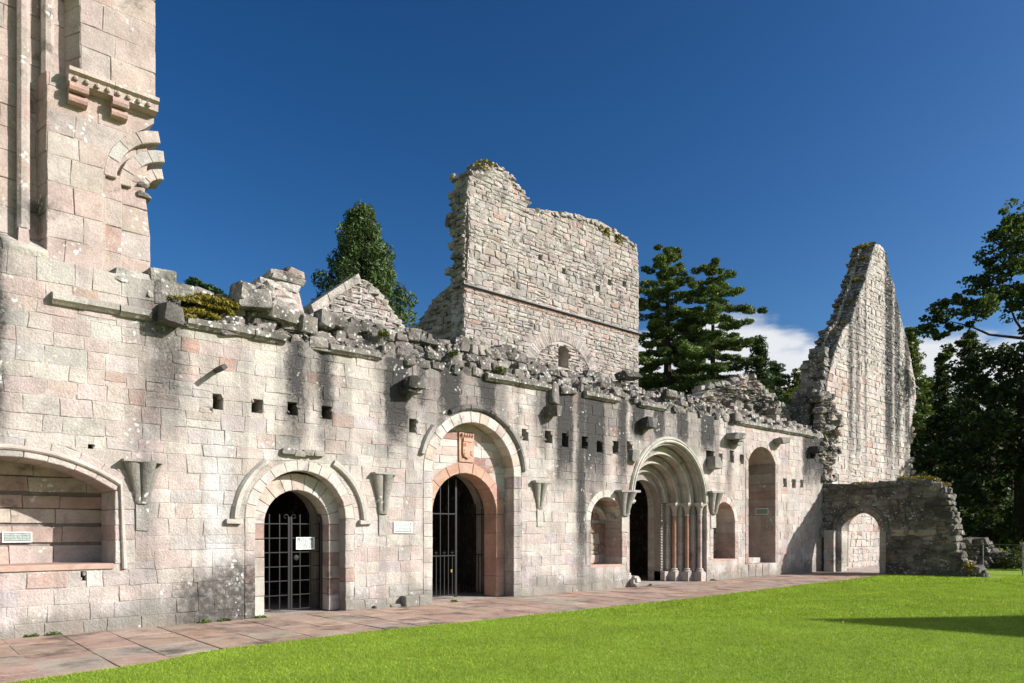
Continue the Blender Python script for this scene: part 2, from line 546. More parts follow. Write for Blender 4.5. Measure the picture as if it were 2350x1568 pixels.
def scan(poly):
    """x-interval of a polygon at height z"""
    def f(z):
        xs = []
        for i, a in enumerate(poly):
            b = poly[(i + 1) % len(poly)]
            if (a[1] <= z) != (b[1] <= z):
                xs.append(a[0] + (z - a[1]) / (b[1] - a[1]) * (b[0] - a[0]))
        return (min(xs), max(xs)) if len(xs) >= 2 else None
    return f

def courses(z0, z1, lo, hi, rng=rnd):
    zs = [z0]
    while zs[-1] < z1 - lo * 0.6:
        zs.append(zs[-1] + rng.uniform(lo, hi))
    s = (z1 - z0) / (zs[-1] - z0)
    return [z0 + (z - z0) * s for z in zs]

def lay(F, zs, limit, holes, wid, pal, rng=rnd, split=0.1, sgap=0.0, zj=0.010, proud=0.004, **kw):
    """courses of blocks between the boundaries zs; returns a list of (verts, faces, colour, centre, area)"""
    out = []
    for zb, zt in zip(zs, zs[1:]):
        if isinstance(zb, tuple): continue
        zb2, zt2 = zb + sgap, zt - sgap
        e = (zt - zb) * 0.03
        L0, L1 = limit(zb + e), limit(zt - e)
        if L0 is None and L1 is None: continue
        if L1 is None: L1 = ((L0[0] + L0[1]) / 2 - .12, (L0[0] + L0[1]) / 2 + .12)
        if L0 is None: L0 = L1
        cuts = []
        for h in holes:
            if h.top <= zb + e or h.z0 >= zt - e: continue
            a, b = h.at(zb + e), h.at(zt - e)
            if a is None and b is None:
                m = h.at((max(h.z0, zb) + min(h.top, zt)) / 2)
                a = b = m
            elif a is None: a = b
            if b is None:
                t = min(h.top, zt2 - 0.01)
                left = [(a[0], zb2), (h.xc - .01, t), (h.xc - .01, zt2)]
                right = [(a[1], zb2), (h.xc + .01, t), (h.xc + .01, zt2)]
                if isinstance(h, Rect):
                    left = [(a[0], zb2), (a[0], zt2)]; right = [(a[1], zb2), (a[1], zt2)]
            else:
                left = [(a[0], zb2), (b[0], zt2)]; right = [(a[1], zb2), (b[1], zt2)]
            xm = max(L0[1], L1[1]); xn = min(L0[0], L1[0])
            left = [(min(p[0], xm), p[1]) for p in left]; right = [(max(p[0], xn), p[1]) for p in right]
            cuts.append((left, right))
        cuts.sort(key=lambda c: c[0][0][0])
        spans, cur = [], [(L0[0], zb2), (L1[0], zt2)]
        for left, right in cuts:
            if max(p[0] for p in right) < max(p[0] for p in cur): continue
            spans.append((cur, left)); cur = right
        spans.append((cur, [(L0[1], zb2), (L1[1], zt2)]))
        for lb, rb in spans:
            x0 = max(p[0] for p in lb); x1 = min(p[0] for p in rb)
            xa = sum(p[0] for p in lb) / len(lb); xb = sum(p[0] for p in rb) / len(rb)
            if xb - xa < 0.07: continue
            joints = []
            x = x0 + rng.uniform(*wid) * rng.uniform(0.5, 1.0)
            while x < x1 - wid[0] * 0.6:
                joints.append(x); x += rng.uniform(*wid)
            bounds = [lb]
            for j in joints:
                s = rng.uniform(-.012, .012)
                bounds.append([(j + s, zb2), (j - s, zt2)])
            bounds.append(rb)
            for A, B in zip(bounds, bounds[1:]):
                w = B[0][0] - A[0][0]
                parts = [(A, B)]
                if rng.random() < (split(A[0][0], zb) if callable(split) else split) and (zt - zb) > 0.2 and len(A) == 2 and len(B) == 2:
                    t = rng.uniform(0.35, 0.65); zm = zb2 + (zt2 - zb2) * t
                    am = (A[0][0] + (A[1][0] - A[0][0]) * t, zm); bm = (B[0][0] + (B[1][0] - B[0][0]) * t, zm)
                    parts = [([A[0], am], [B[0], bm]), ([am, A[1]], [bm, B[1]])]
                for a, b in parts:
                    dz0, dz1 = rng.uniform(-zj, zj), rng.uniform(-zj, zj)
                    poly = [(p[0], p[1] + (dz0 if i == 0 else 0)) for i, p in enumerate(b)]
                    poly = [(b[0][0], b[0][1] + dz0)] + list(b[1:-1]) + [(b[-1][0], b[-1][1] + dz1)]
                    poly += [(a[-1][0], a[-1][1] - dz1)] + list(a[1:-1])[::-1] + [(a[0][0], a[0][1] - dz0)]
                    if len(poly) < 4: continue
                    uc = sum(p[0] for p in poly) / len(poly); vc = sum(p[1] for p in poly) / len(poly)
                    ar = abs(sum(poly[i][0] * poly[(i + 1) % len(poly)][1] - poly[(i + 1) % len(poly)][0] * poly[i][1] for i in range(len(poly)))) / 2
                    if ar < 0.004: continue
                    v, f = stone(poly, F, proud=proud + rng.uniform(-.004, .006), rng=rng, **kw)
                    out.append((v, f, pal(uc, vc, rng), F(uc, vc, 0), ar))
    return out

def emit(stones, parent, mat, name='stone', most=290, rest='masonry', restmat=None):
    """the largest in the picture become single parts, the others one joined part"""
    def seen(s):
        c = s[3]
        d = dep(c[0], c[1])
        if d < 1: return 0
        lat = (c[0] * ST - (c[1] + CAM_D) * CT) / d
        return s[4] / d ** 2 * (1.0 if abs(lat) < 0.72 else 0.1)
    st = sorted(stones, key=seen, reverse=True)
    for v, f, c, _, _ in st[:most]:
        MB().add(v, f, c).build(name, mat, parent)
    if len(st) > most:
        mb = MB()
        for v, f, c, _, _ in st[most:]: mb.add(v, f, c)
        mb.build(rest, restmat or mat, parent, kind='stuff')

def core(name, F, outer, holes, thick, off, mat, parent, col=(0.46, 0.415, 0.37), kind=None):
    """mortar core with real openings cut right through it"""
    cu = bpy.data.curves.new('tmp', 'CURVE')
    cu.dimensions = '2D'; cu.fill_mode = 'BOTH'; cu.extrude = thick / 2
    for poly in [outer] + holes:
        sp = cu.splines.new('POLY'); sp.points.add(len(poly) - 1)
        for i, (a, b) in enumerate(poly): sp.points[i].co = (a, b, 0, 1)
        sp.use_cyclic_u = True
    ob = bpy.data.objects.new('tmp', cu); COL.objects.link(ob)
    dg = bpy.context.evaluated_depsgraph_get(); dg.update()
    me = bpy.data.meshes.new_from_object(ob.evaluated_get(dg), depsgraph=dg)
    vs_ = [F(v.co.x, v.co.y, -off - thick / 2 - v.co.z) for v in me.vertices]
    fs = [tuple(p.vertices) for p in me.polygons]
    bpy.data.objects.remove(ob); bpy.data.curves.remove(cu); bpy.data.meshes.remove(me)
    mb = MB().add(vs_, fs, col)
    return mb.build(name, mat, parent, kind=kind)

def ring(F, arch, width, n, parent, mat, depth=0.3, proud=0.012, pal=None, name='voussoir', a0=None, a1=None, gap=0.004, ch=0.010, jit=0.003, inner=0.0, label=None):
    q0 = math.asin(max(-1, min(1, (arch.s - arch.cz) / arch.R)))
    A0 = q0 if a0 is None else math.radians(a0)
    A1 = math.pi - q0 if a1 is None else math.radians(a1)
    r0, r1 = arch.R + inner, arch.R + inner + width
    cuts = [A0 + (A1 - A0) * (i + (rnd.uniform(-.12, .12) if 0 < i < n else 0)) / n for i in range(n + 1)]
    for qa, qb in zip(cuts, cuts[1:]):
        m = (qa + qb) / 2
        poly = [(arch.xc + r1 * math.cos(q), arch.cz + r1 * math.sin(q)) for q in (qa, m, qb)]
        poly += [(arch.xc + r0 * math.cos(q), arch.cz + r0 * math.sin(q)) for q in (qb, m, qa)]
        v, f = stone(poly, F, proud=proud + rnd.uniform(-.003, .003), back=depth, gap=gap, ch=ch, jit=jit, cj=.002, mids=False)
        MB().add(v, f, pal(arch.xc, arch.top, rnd) if pal else (0.46, 0.42, 0.36)).build(name, mat, parent, label=label)

def jambs(F, arch, width, parent, mat, depth, z0, z1, pal, h=(0.26, 0.36), sides=(-1, 1), proud=0.012, name='jamb_stone', gap=0.004, label=None):
    for s in sides:
        zs = courses(z0, z1, *h)
        for a, b in zip(zs, zs[1:]):
            xi = arch.xc + s * arch.h; xo = xi + s * width
            poly = [(min(xi, xo), a), (max(xi, xo), a), (max(xi, xo), b), (min(xi, xo), b)]
            v, f = stone(poly, F, proud=proud + rnd.uniform(-.003, .004), back=depth, gap=gap, ch=.010, jit=.003, cj=.003)
            MB().add(v, f, pal(xi, (a + b) / 2, rnd)).build(name, mat, parent, label=label)

def sweep(arch, prof, n=36, z0=None, a0=0.0, a1=math.pi, ends=True):
    """profile of (radius offset, Y) swept round a half-circle (and down to z0 if given)"""
    vs_, fs = [], []
    rows = []
    q0 = math.asin(max(-1, min(1, (arch.s - arch.cz) / arch.R)))
    A0, A1 = max(a0, q0), min(a1, math.pi - q0)
    if z0 is not None and a0 <= q0: rows.append(('v', 1, z0))
    for i in range(n + 1): rows.append(('a', A0 + (A1 - A0) * i / n, 0))
    if z0 is not None and a1 >= math.pi - q0: rows.append(('v', -1, z0))
    k = len(prof)
    for t, q, z in rows:
        for r, y in prof:
            if t == 'a': vs_.append((arch.xc + (arch.R + r) * math.cos(q), y, arch.cz + (arch.R + r) * math.sin(q)))
            else: vs_.append((arch.xc + q * (arch.h + r), y, z))
    for i in range(len(rows) - 1):
        for j in range(k - 1):
            fs.append((i * k + j, i * k + j + 1, (i + 1) * k + j + 1, (i + 1) * k + j))
    if ends:
        fs.append(tuple(range(k))); fs.append(tuple(range((len(rows) - 1) * k, len(rows) * k)))
    return vs_, fs

# rough stones
def rock_templates(n=36):
    out = []
    for i in range(n):
        bm = bmesh.new()
        for q in range(8):                                          # a worn block: jittered corners plus a few bulges
            s = Vector(((q & 1) * 2 - 1, (q >> 1 & 1) * 2 - 1, (q >> 2 & 1) * 2 - 1))
            j = rnd.uniform(.66, .98)
            for a in range(3):
                p = Vector([s[b] * (rnd.uniform(.62, .80) if b == a else rnd.uniform(.86, 1.0)) * (1 if j > .74 else .86) for b in range(3)])
                if a < 2 or rnd.random() < .5: bm.verts.new(p * .5)
        for _ in range(3):
            p = Vector([rnd.uniform(-.6, .6) for _ in range(3)]); p[rnd.randrange(3)] = rnd.choice((-1.08, 1.08)); bm.verts.new(p * .5)
        bmesh.ops.convex_hull(bm, input=bm.verts)
        loose = [v for v in bm.verts if not v.link_faces]
        bmesh.ops.delete(bm, geom=loose, context='VERTS')
        bm.verts.index_update()
        out.append((np.array([v.co[:] for v in bm.verts]), [tuple(v.index for v in f.verts) for f in bm.faces]))
        bm.free()
    return out
ROCKS = rock_templates()

def rock(c, s, tilt=0.3, rng=rnd):
    v, f = ROCKS[rng.randrange(len(ROCKS))]
    R = (Matrix.Rotation(rng.uniform(-tilt, tilt), 3, 'X') @ Matrix.Rotation(rng.uniform(-tilt, tilt), 3, 'Y') @ Matrix.Rotation(rng.choice((0, math.pi / 2, math.pi)) + rng.uniform(-.3, .3), 3, 'Z'))
    w = (v @ np.array(R).T) * np.array(s) + np.array(c)
    return [tuple(p) for p in w], f

def rock_item(c, s, col, tilt=0.3):
    v, f = rock(c, s, tilt)
    return (v, f, col, c, s[0] * s[2])

# palettes (linear base colours)
def pick(rng, table):
    t = rng.random() * sum(w for w, _ in table)
    for w, c in table:
        t -= w
        if t <= 0: break
    k = rng.uniform(0.94, 1.05)
    return tuple(min(0.8, x * k * rng.uniform(0.97, 1.03)) for x in c)
PINK, CREAM, GREY, RED, MAUVE, PALE = (0.46, 0.375, 0.335), (0.47, 0.42, 0.375), (0.41, 0.375, 0.345), (0.41, 0.27, 0.22), (0.41, 0.355, 0.35), (0.52, 0.47, 0.425)
def pal_wall(u, v, rng):
    if v < 0.55: return pick(rng, [(4, GREY), (3, CREAM), (1, PINK)])
    if u < 4.2: return pick(rng, [(8, PINK), (4, CREAM), (1.5, GREY), (.6, RED), (.8, MAUVE), (1.5, PALE)])
    if u > 22: return pick(rng, [(6, PINK), (4, CREAM), (1, GREY), (.7, RED), (1.6, MAUVE), (2, PALE)])
    return pick(rng, [(4.5, PINK), (7, CREAM), (1.6, GREY), (.30, RED), (.6, MAUVE), (3, PALE)])
def pal_tran(u, v, rng): return pick(rng, [(8, (0.425, 0.325, 0.285)), (3, (0.43, 0.36, 0.32)), (1.2, (0.40, 0.27, 0.23)), (1.4, (0.38, 0.325, 0.295))])
def pal_tower(u, v, rng): return pick(rng, [(5, (.385, .345, .30)), (3, (.395, .325, .28)), (3, (.33, .30, .265)), (.2, RED), (1, (.43, .39, .35))])
def pal_gable(u, v, rng): return pick(rng, [(6, PINK), (4, CREAM), (2, GREY), (.35, RED), (1, PALE)] if v < 9 else [(3, GREY), (2, (.40, .34, .31)), (1, CREAM)])
def pal_dress(u, v, rng): return pick(rng, [(6, (0.51, 0.47, 0.41)), (2, PALE), (2, (0.48, 0.40, 0.35))])
def pal_dark(u, v, rng): return pick(rng, [(4, (0.27, 0.245, 0.21)), (3, (0.17, 0.155, 0.14)), (3, (0.38, 0.35, 0.30)), (.5, (0.32, 0.22, 0.18))])
def pal_red(u, v, rng): return pick(rng, [(5, (0.47, 0.285, 0.21)), (2, (0.49, 0.325, 0.25)), (2, (0.44, 0.265, 0.205))])
def pal_rub(u, v, rng): return pick(rng, [(4, (0.24, 0.215, 0.195)), (3, (0.32, 0.285, 0.26)), (3, (0.15, 0.138, 0.128)), (1, (0.40, 0.36, 0.32))])
def pal_flag(u, v, rng): return pick(rng, [(5, (0.37, 0.245, 0.18)), (3, (0.41, 0.285, 0.21)), (2, (0.32, 0.22, 0.165)), (2, (0.36, 0.285, 0.22))])
# ================================================================ ground
def edge_y(x):
    pts = [(-60, -4.0), (0, -3.95), (1.3, -3.85), (2.6, -3.62), (3.3, -3.22), (6, -3.0), (9, -3.15), (14.7, -3.2), (19, -3.0), (26.2, -2.78), (28.0, -2.7)]
    for (a, p), (b, q) in zip(pts, pts[1:]):
        if x <= b: return p + (q - p) * max(0, (x - a)) / (b - a)
    return -2.7

mb = MB().add([(-700, -700, -0.09), (700, -700, -0.09), (700, 700, -0.09), (-700, 700, -0.09)], [(0, 1, 2, 3)])
ground = mb.build('ground', M_LAWN, kind='structure')
mb = MB()
xs = [-60, -20, -8] + [i * 0.25 for i in range(-12, 113)] + [28.2, 40, 80, 200]
top = [(x, (edge_y(x) + rnd.uniform(-.025, .025)) if x < 28.1 else (-2.7 if x < 28.25 else -0.6), 0.012) for x in xs]
bot = [(x, -200, 0.012) for x in xs]
low = [(x, y, -0.08) for x, y, z in top]
n = len(xs)
top = [(x, y if x < 28.1 else -2.7, z) for x, y, z in top]; low = [(x, y, -.08) for x, y, z in top]
mb.add(top + bot + low, [(i, n + i, n + i + 1, i + 1) for i in range(n - 1)] + [(i, i + 1, 2 * n + i + 1, 2 * n + i) for i in range(n - 1)])
lawn = mb.build('lawn', M_LAWN, kind='structure')

path = MB().box(-12, 44, -4.2, 7.0, -0.07, -0.012, (0.40, 0.34, 0.29)).build('path', M_GAPF, kind='structure')
slabs = []
x = -3.3
while x < 28.3:
    w = rnd.uniform(0.62, 0.78)
    yb = 0.1
    j = rnd.uniform(-.02, .02)
    rows = []
    while yb > -4.1:
        d = rnd.choice((0.62, 0.9, 1.0, 1.05))
        rows.append((yb, yb - d)); yb -= d
    for a, b in rows:
        cuts = [(x, x + w)]
        poly = [(cuts[0][0] + j, b), (cuts[0][1] + j, b), (cuts[0][1] + j, a), (cuts[0][0] + j, a)]
        if b < edge_y(x) - 1.0: continue
        v, f = stone(poly, FTOP(0.0), proud=rnd.uniform(-.003, .004), back=0.02, gap=0.005, ch=0.006, jit=0.0015, cj=0.005)
        slabs.append((v, f, pal_flag(0, 0, rnd), (x, (a + b) / 2, 0), w * (a - b)))
    x += w
emit(slabs, path, M_FLAG, 'flagstone', 150, 'paving')

# ================================================================ the long cloister wall
wall = thing('cloister_wall', 'long pink and cream stone wall with three arched doorways and a ragged rubble top', 'wall', (14, 0, 0))
A_cup = Arch(1.5, 1.47, 1.08, 2.28, 0.47)
A_d1, A_d1i = Arch(6.235, .925, -.3, 1.86), Arch(6.266, .67, -.3, 1.75)
A_d2, A_d2i = Arch(10.515, 1.205, -.3, 2.93), Arch(10.5, .955, -.3, 2.02)
A_d3 = Arch(18.05, 1.93, -.3, 2.48)
A_w1, A_w2 = Arch(15.15, .645, .66, 1.89), Arch(21.0, .635, .66, 1.90)
A_n = Arch(23.4, .90, .45, 4.02, .52)
def px_rect(px, py, w, h, Y=0.0):
    x0, x1 = PX(px - w / 2, Y), PX(px + w / 2, Y)
    d = dep((x0 + x1) / 2, Y)
    zc = CAM_H + (1215 - py) * d / FPX; hh = h / 2 * d / FPX
    return Rect(x0, x1, zc - hh, zc + hh)
PUT = [(500, 922, 24, 36), (590, 932, 26, 32), (672, 938, 24, 30), (750, 947, 24, 30), (947, 977, 16, 32), (1205, 998, 15, 27), (1259, 1003, 18, 28),
       (1297, 1010, 15, 32), (1342, 1016, 14, 28), (1376, 1025, 13, 26), (1412, 1027, 14, 30), (1445, 1027, 13, 28), (1654, 1051, 8, 20), (1680, 1048, 9, 28),
       (1702, 1054, 9, 22), (1801, 1108, 8, 20), (1822, 1110, 9, 20), (1840, 1110, 7, 18), (208, 1028, 13, 17), (1629, 1052, 17, 36), (191, 1322, 12, 22), (1866, 1040, 12, 26)]
putlogs = [px_rect(*p) for p in PUT]
for h in putlogs:                                                    # broken corners and lumps of packing in the putlog holes
    w_, g_ = h.x1 - h.x0, h.top - h.z0
    for q in range(2):
        v, f = rock((rnd.choice((h.x0, h.x1)) + rnd.uniform(-.02, .02), .10, h.top - rnd.uniform(-.02, .3) * g_ if q else h.z0 + rnd.uniform(-.02, .1)), (w_ * rnd.uniform(.3, .55), .22, g_ * rnd.uniform(.25, .45)), .4)
        MB().add(v, f, pick(rnd, [(1, GREY), (1, PINK), (1, (.3, .27, .24))])).build('packing_stone', M_ASH, wall)
holes = [A_cup.grow(.30), A_d1.grow(.20), A_d2.grow(.25), A_d3.grow(.0), A_w1.grow(.20), A_w2.grow(.20), A_n.grow(.2)] + putlogs
WTOP = 5.22
def wall_limit(z):
    return (-3.0, 27.75 + 0.25 * math.sin(z * 5)) if z < WTOP else (-3.0, 3.95)
random.seed(3)
zs = courses(-0.04, WTOP, 0.20, 0.31) + [5.50, 5.86]
zs[zs.index(WTOP) if WTOP in zs else -3] = WTOP
items = lay(FX(0.0), zs, wall_limit, holes, (0.25, 0.60), pal_wall, split=lambda u, z: .75 if (PX(380) < u < PX(500) and 3.2 < z < 4.3) or (PX(830) < u < PX(985) and 3.0 < z < 4.2) else .06, jit=0.005, cj=0.008, ch=0.009, gap=0.002)
emit(items, wall, M_ASH, 'stone', 300, 'masonry')
outer = [(-4, -.3), (28.0, -.3), (28.0, 5.3), (4.0, 5.3), (4.0, 5.83), (-4, 5.83)]
core('wall_core', FX(0.0), outer, [h.grow(.03).poly() for h in (A_cup, A_d1, A_d2, A_d3, A_w1, A_w2, A_n)] + [p.poly() for p in putlogs], 1.0, 0.004, M_MORTAR, wall)
# inner leaf closing the putlogs and niches, with the doorways left open
core('inner_leaf', FX(1.03), [(-4, -.3), (28, -.3), (28, 5.2), (-4, 5.2)], [A_d1i.grow(.1).poly(), A_d2i.grow(.1).poly(), Arch(18.05, .9, -.28, 2.3).poly(), A_n.grow(.05).poly()], 0.25, 0.0, M_MORTAR, wall, (0.33, 0.29, 0.25))

# chambers behind the doorways, walls and vault coloured dark to deepen their shade
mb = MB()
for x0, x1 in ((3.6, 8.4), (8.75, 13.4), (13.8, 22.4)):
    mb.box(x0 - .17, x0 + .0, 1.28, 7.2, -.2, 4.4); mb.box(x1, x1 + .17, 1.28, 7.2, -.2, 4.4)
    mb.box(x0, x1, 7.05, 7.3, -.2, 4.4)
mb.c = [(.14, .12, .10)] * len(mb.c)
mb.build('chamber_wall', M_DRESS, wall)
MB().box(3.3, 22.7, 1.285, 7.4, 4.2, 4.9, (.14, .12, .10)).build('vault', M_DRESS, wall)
mb = MB(); mb.box(9.7, 11.6, 6.3, 7.0, 0, .9, (0.40, 0.31, 0.27)); mb.box(9.5, 11.8, 6.2, 7.0, .92, 1.06, (0.40, 0.31, 0.27)); mb.build('altar_slab', M_DRESS, wall)

# --- book cupboard
RCUP = 0.95
jambs(FX(0.0), A_cup, .30, wall, M_ASH, RCUP, 1.08, 2.28, pal_wall, (0.26, 0.44), proud=.006)
ring(FX(0.0), A_cup, .30, 9, wall, M_ASH, depth=RCUP, pal=pal_wall)
roll = [(.0, .02), (.005, -.035), (.03, -.055), (.06, -.05), (.085, -.02), (.09, .02)]
v, f = sweep(A_cup, [(r + .10, y) for r, y in roll], 30, 1.0)
MB().add(v, f, (0.47, 0.40, 0.35)).build('arch_moulding', M_DRESS, wall)
back = [(1.08, 1.38), (1.43, 1.70), (1.75, 1.99), (2.0, 2.21), (2.27, 2.52), (2.53, 2.9)]
it = []
for a, b in back:
    it += lay(FX(RCUP), [a, b], lambda z: (-.1, 3.1), [], (0.5, 0.85), lambda u, v, r: pick(r, [(5, (0.40, 0.30, 0.26)), (3, (0.42, 0.355, 0.31))]), split=0, gap=.004, ch=.006, jit=.002, cj=.003)
emit(it, wall, M_DRESS, 'stone', 40, 'cupboard_back')
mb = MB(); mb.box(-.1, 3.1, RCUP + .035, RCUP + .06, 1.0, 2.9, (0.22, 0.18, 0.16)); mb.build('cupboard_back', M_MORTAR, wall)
mb = MB(); 
for a, b in ((-.05, 1.2), (1.21, 2.96)):
    v, f = stone([(a, -.035), (b, -.035), (b, RCUP + .02), (a, RCUP + .02)], FTOP(1.095), back=.085, ch=.012, jit=.002, cj=.004); MB().add(v, f, (0.43, 0.29, 0.23)).build('sill_slab', M_RED, wall)

# --- first doorway
jambs(FX(0.0), A_d1, .20, wall, M_ASH, .27, 0, 1.86, lambda u, v, r: pick(r, [(5, CREAM), (3, PINK), (2, PALE), (.5, RED)]), (0.26, 0.38))
ring(FX(0.0), A_d1, .20, 13, wall, M_DRESS, depth=.27, pal=pal_dress, proud=.014)
jambs(FX(0.26), A_d1i, .33, wall, M_DRESS, .42, 0, 1.75, lambda u, v, r: pick(r, [(3, (0.40, 0.33, 0.29)), (2, (0.34, 0.24, 0.20)), (2, (0.46, 0.42, 0.37))]), (0.26, 0.36), proud=.0)
ring(FX(0.26), A_d1i, .33, 11, wall, M_DRESS, depth=.42, pal=pal_dress, proud=.002)
hood = [(.0, .02), (.0, -.05), (.02, -.08), (.09, -.09), (.13, -.03), (.14, .02)]
A_h = Arch(6.26, 1.27, 0, 1.80)
for a0, a1 in ((math.radians(2), math.radians(62)), (math.radians(124), math.radians(178))):
    v, f = sweep(A_h, hood, 12, None, a0, a1); MB().add(v, f, (0.46, 0.43, 0.38)).build('hood_mould', M_DRESS, wall)
for s in (-1, 1):
    xa = 6.26 + s * 1.2; xb = 6.26 + s * 1.50
    MB().box(min(xa, xb), max(xa, xb), -.09, .02, 1.76, 1.84, (0.45, 0.41, 0.36), .008).build('hood_stop', M_DRESS, wall)
for q in range(4):
    v, f = rock((5.95 + q * .2, -.02, 3.12 + rnd.uniform(-.03, .03)), (.24, .2, .12), .2); MB().add(v, f, (.30, .28, .24)).build('hood_mould', M_ASH, wall)

# --- second doorway with the red inner arch
def pal_d2(u, v, r): return pick(r, [(5, (0.53, 0.50, 0.44)), (3, PALE), (1.5, (0.47, 0.38, 0.33))])
jambs(FX(0.0), A_d2, .25, wall, M_ASH, .37, 0, 2.93, pal_wall, (0.26, 0.36))
ring(FX(0.0), A_d2, .25, 15, wall, M_DRESS, depth=.37, pal=pal_d2, proud=.014)
hood2 = [(.0, .02), (.0, -.05), (.04, -.09), (.10, -.09), (.13, -.03), (.14, .02)]
A_h2 = Arch(10.515, 1.49, 0, 2.93)
for a0, a1 in ((6, 26), (27, 50), (51, 74), (75, 96), (97, 118), (140, 166)):
    v, f = sweep(A_h2, hood2, 8, None, math.radians(a0), math.radians(a1)); MB().add(v, f, (0.25, 0.235, 0.21) if a1 < 120 else (0.40, 0.375, 0.33)).build('hood_mould', M_ASH, wall)
core('tympanum_core', FX(.345), A_d2.grow(.1).poly(24, -.2), [A_d2i.grow(.04).poly(24, -.19)], .42, .008, M_MORTAR, wall)
tz = courses(3.02, 4.15, .16, .24)
it = lay(FX(.345), courses(2.2, 3.0, .2, .28) [:-1] + tz, lambda z: A_d2.grow(.02).at(z) or (10.4, 10.6), [A_d2i.grow(.25), Rect(10.28, 10.74, 3.24, 3.95)], (0.28, 0.5), lambda u, v, r: pick(r, [(4, (0.46, 0.37, 0.33)), (4, (0.50, 0.46, 0.42)), (1, (0.34, 0.20, 0.17)), (2, PALE)]), split=0, gap=.003, ch=.008, jit=.003, cj=.004)
emit(it, wall, M_DRESS, 'stone', 60, 'tympanum')
jambs(FX(.345), A_d2i, .26, wall, M_RED, .46, 0, 2.02, pal_red, (0.42, 0.62), proud=.012)
ring(FX(.345), A_d2i, .26, 9, wall, M_RED, depth=.46, pal=pal_red, proud=.02)

# carved armorial panel
panel = MB().box(10.29, 10.73, .30, .36, 3.24, 3.93, (0.48, 0.285, 0.21)).build('armorial_panel', M_RED, wall, label='red sandstone panel carved with a crowned shield')
sh = [(-.145, .0), (-.145, -.27), (-.10, -.345), (-.03, -.365), (0, -.40), (.03, -.365), (.10, -.345), (.145, -.27), (.145, .0)]
v, f = stone([(10.515 + a, 3.70 + b) for a, b in sh], FX(.30), proud=.045, back=.0, gap=0, ch=.006, jit=0, cj=0, mids=False)
MB().add(v, f, (0.49, 0.295, 0.215)).build('shield', M_RED, panel)
mb = MB()
for i in range(3): mb.box(10.39 + i * .028, 10.402 + i * .028, .243, .256, 3.60, 3.68, (0.48, 0.28, 0.205))
for z in (3.50, 3.42, 3.36): mb.box(10.40, 10.45, .243, .256, z, z + .035, (0.48, 0.28, 0.205))
for p in [((10.60, .25, 3.40), (10.60, .25, 3.50)), ((10.60, .25, 3.45), (10.645, .25, 3.50)), ((10.60, .25, 3.45), (10.65, .25, 3.37))]: mb.tube(p, .011, 5, (0.48, 0.28, 0.205))
mb.build('charge', M_RED, panel)
mb = MB(); mb.box(10.385, 10.645, .245, .30, 3.715, 3.80, (0.49, 0.295, 0.215))
for i in range(5):
    cx = 10.515 + (i - 2) * .068 * 1.1
    mb.lathe(cx, .268, [(.012, 3.80), (.016, 3.84), (.030, 3.86), (.034, 3.885), (.022, 3.91), (.004, 3.92)], 8, (0.49, 0.295, 0.215))
mb.build('crown', M_RED, panel)

# --- chapter house doorway: three shafts each side, moulded orders
stepsX = [1.93, 1.66, 1.40, 1.15, .92]
stepsY = [0.0, .30, .60, .90, 1.05]
def pal_j(u, v, r): return pick(r, [(4, (0.42, 0.38, 0.33)), (3, (0.46, 0.42, 0.36)), (2, (0.36, 0.31, 0.28))])
for i in range(4):
    for s in (-1, 1):
        zz = courses(.12, 2.48, .3, .42)
        for a, b in zip(zz, zz[1:]):
            xi, xo = 18.05 + s * stepsX[i], 18.05 + s * (stepsX[i] + .33)
            if i == 0: xo = 18.05 + s * (stepsX[0] + .06)
            v, f = stone([(min(xi, xo), a), (max(xi, xo), a), (max(xi, xo), b), (min(xi, xo), b)], FX(stepsY[i]), proud=.0 if i else .012, back=(stepsY[i + 1] - stepsY[i]) + .02, gap=.003, ch=.008, jit=.002, cj=.002)
            MB().add(v, f, pal_j(0, 0, rnd)).build('jamb_stone', M_DRESS, wall)
for s in (-1, 1):                                                   # door reveal
    zz = courses(0, 2.40, .3, .45)
    for a, b in zip(zz, zz[1:]):
        xi, xo = 18.05 + s * .92, 18.05 + s * 1.3
        v, f = stone([(min(xi, xo), a), (max(xi, xo), a), (max(xi, xo), b), (min(xi, xo), b)], FX(1.05), proud=0, back=.5, gap=.003, ch=.01, jit=.002, cj=.002)
        MB().add(v, f, pal_j(0, 0, rnd)).build('jamb_stone', M_DRESS, wall)
ring(FX(1.05), Arch(18.05, .92, 0, 2.40), .4, 11, wall, M_DRESS, depth=.5, pal=pal_dress, proud=0)
for i in range(4):
    Ro, Ri = stepsX[i] + (.0 if i else 0), (1.69, 1.43, 1.17, .93)[i]
    Y = (.02, .29, .59, .89)[i]
    w = Ro - Ri
    pr = [(w + .06, Y + .06), (w, Y), (w - .05, Y - .012), (w - .08, Y + .03), (w - .11, Y + .03), (.11, Y - .01), (.09, Y + .035), (.06, Y + .0), (.02, Y - .005), (.0, Y + .03), (.0, Y + .07), (.03, Y + .10), (.03, Y + .13), (.0, Y + .16), (.005, Y + .22), (.035, Y + .25), (.02, Y + .36)]
    v, f = sweep(Arch(18.05, Ri, 0, 2.50), pr, 44)
    MB().add_rows(v, f, len(pr), (0.44, 0.40, 0.355) if i < 2 else (0.40, 0.345, 0.305), 5, .13).build('arch_order', M_DRESS, wall)
v, f = sweep(Arch(18.05, 1.76, 0, 2.50), [(.0, .03), (.0, -.05), (.03, -.085), (.07, -.08), (.09, -.04), (.11, -.075), (.15, -.08), (.18, -.04), (.19, .03)], 44)
MB().add(v, f, (0.46, 0.44, 0.38)).build('hood_mould', M_DRESS, wall)
mb = MB()                                                            # dogtooth on the innermost order and its jambs
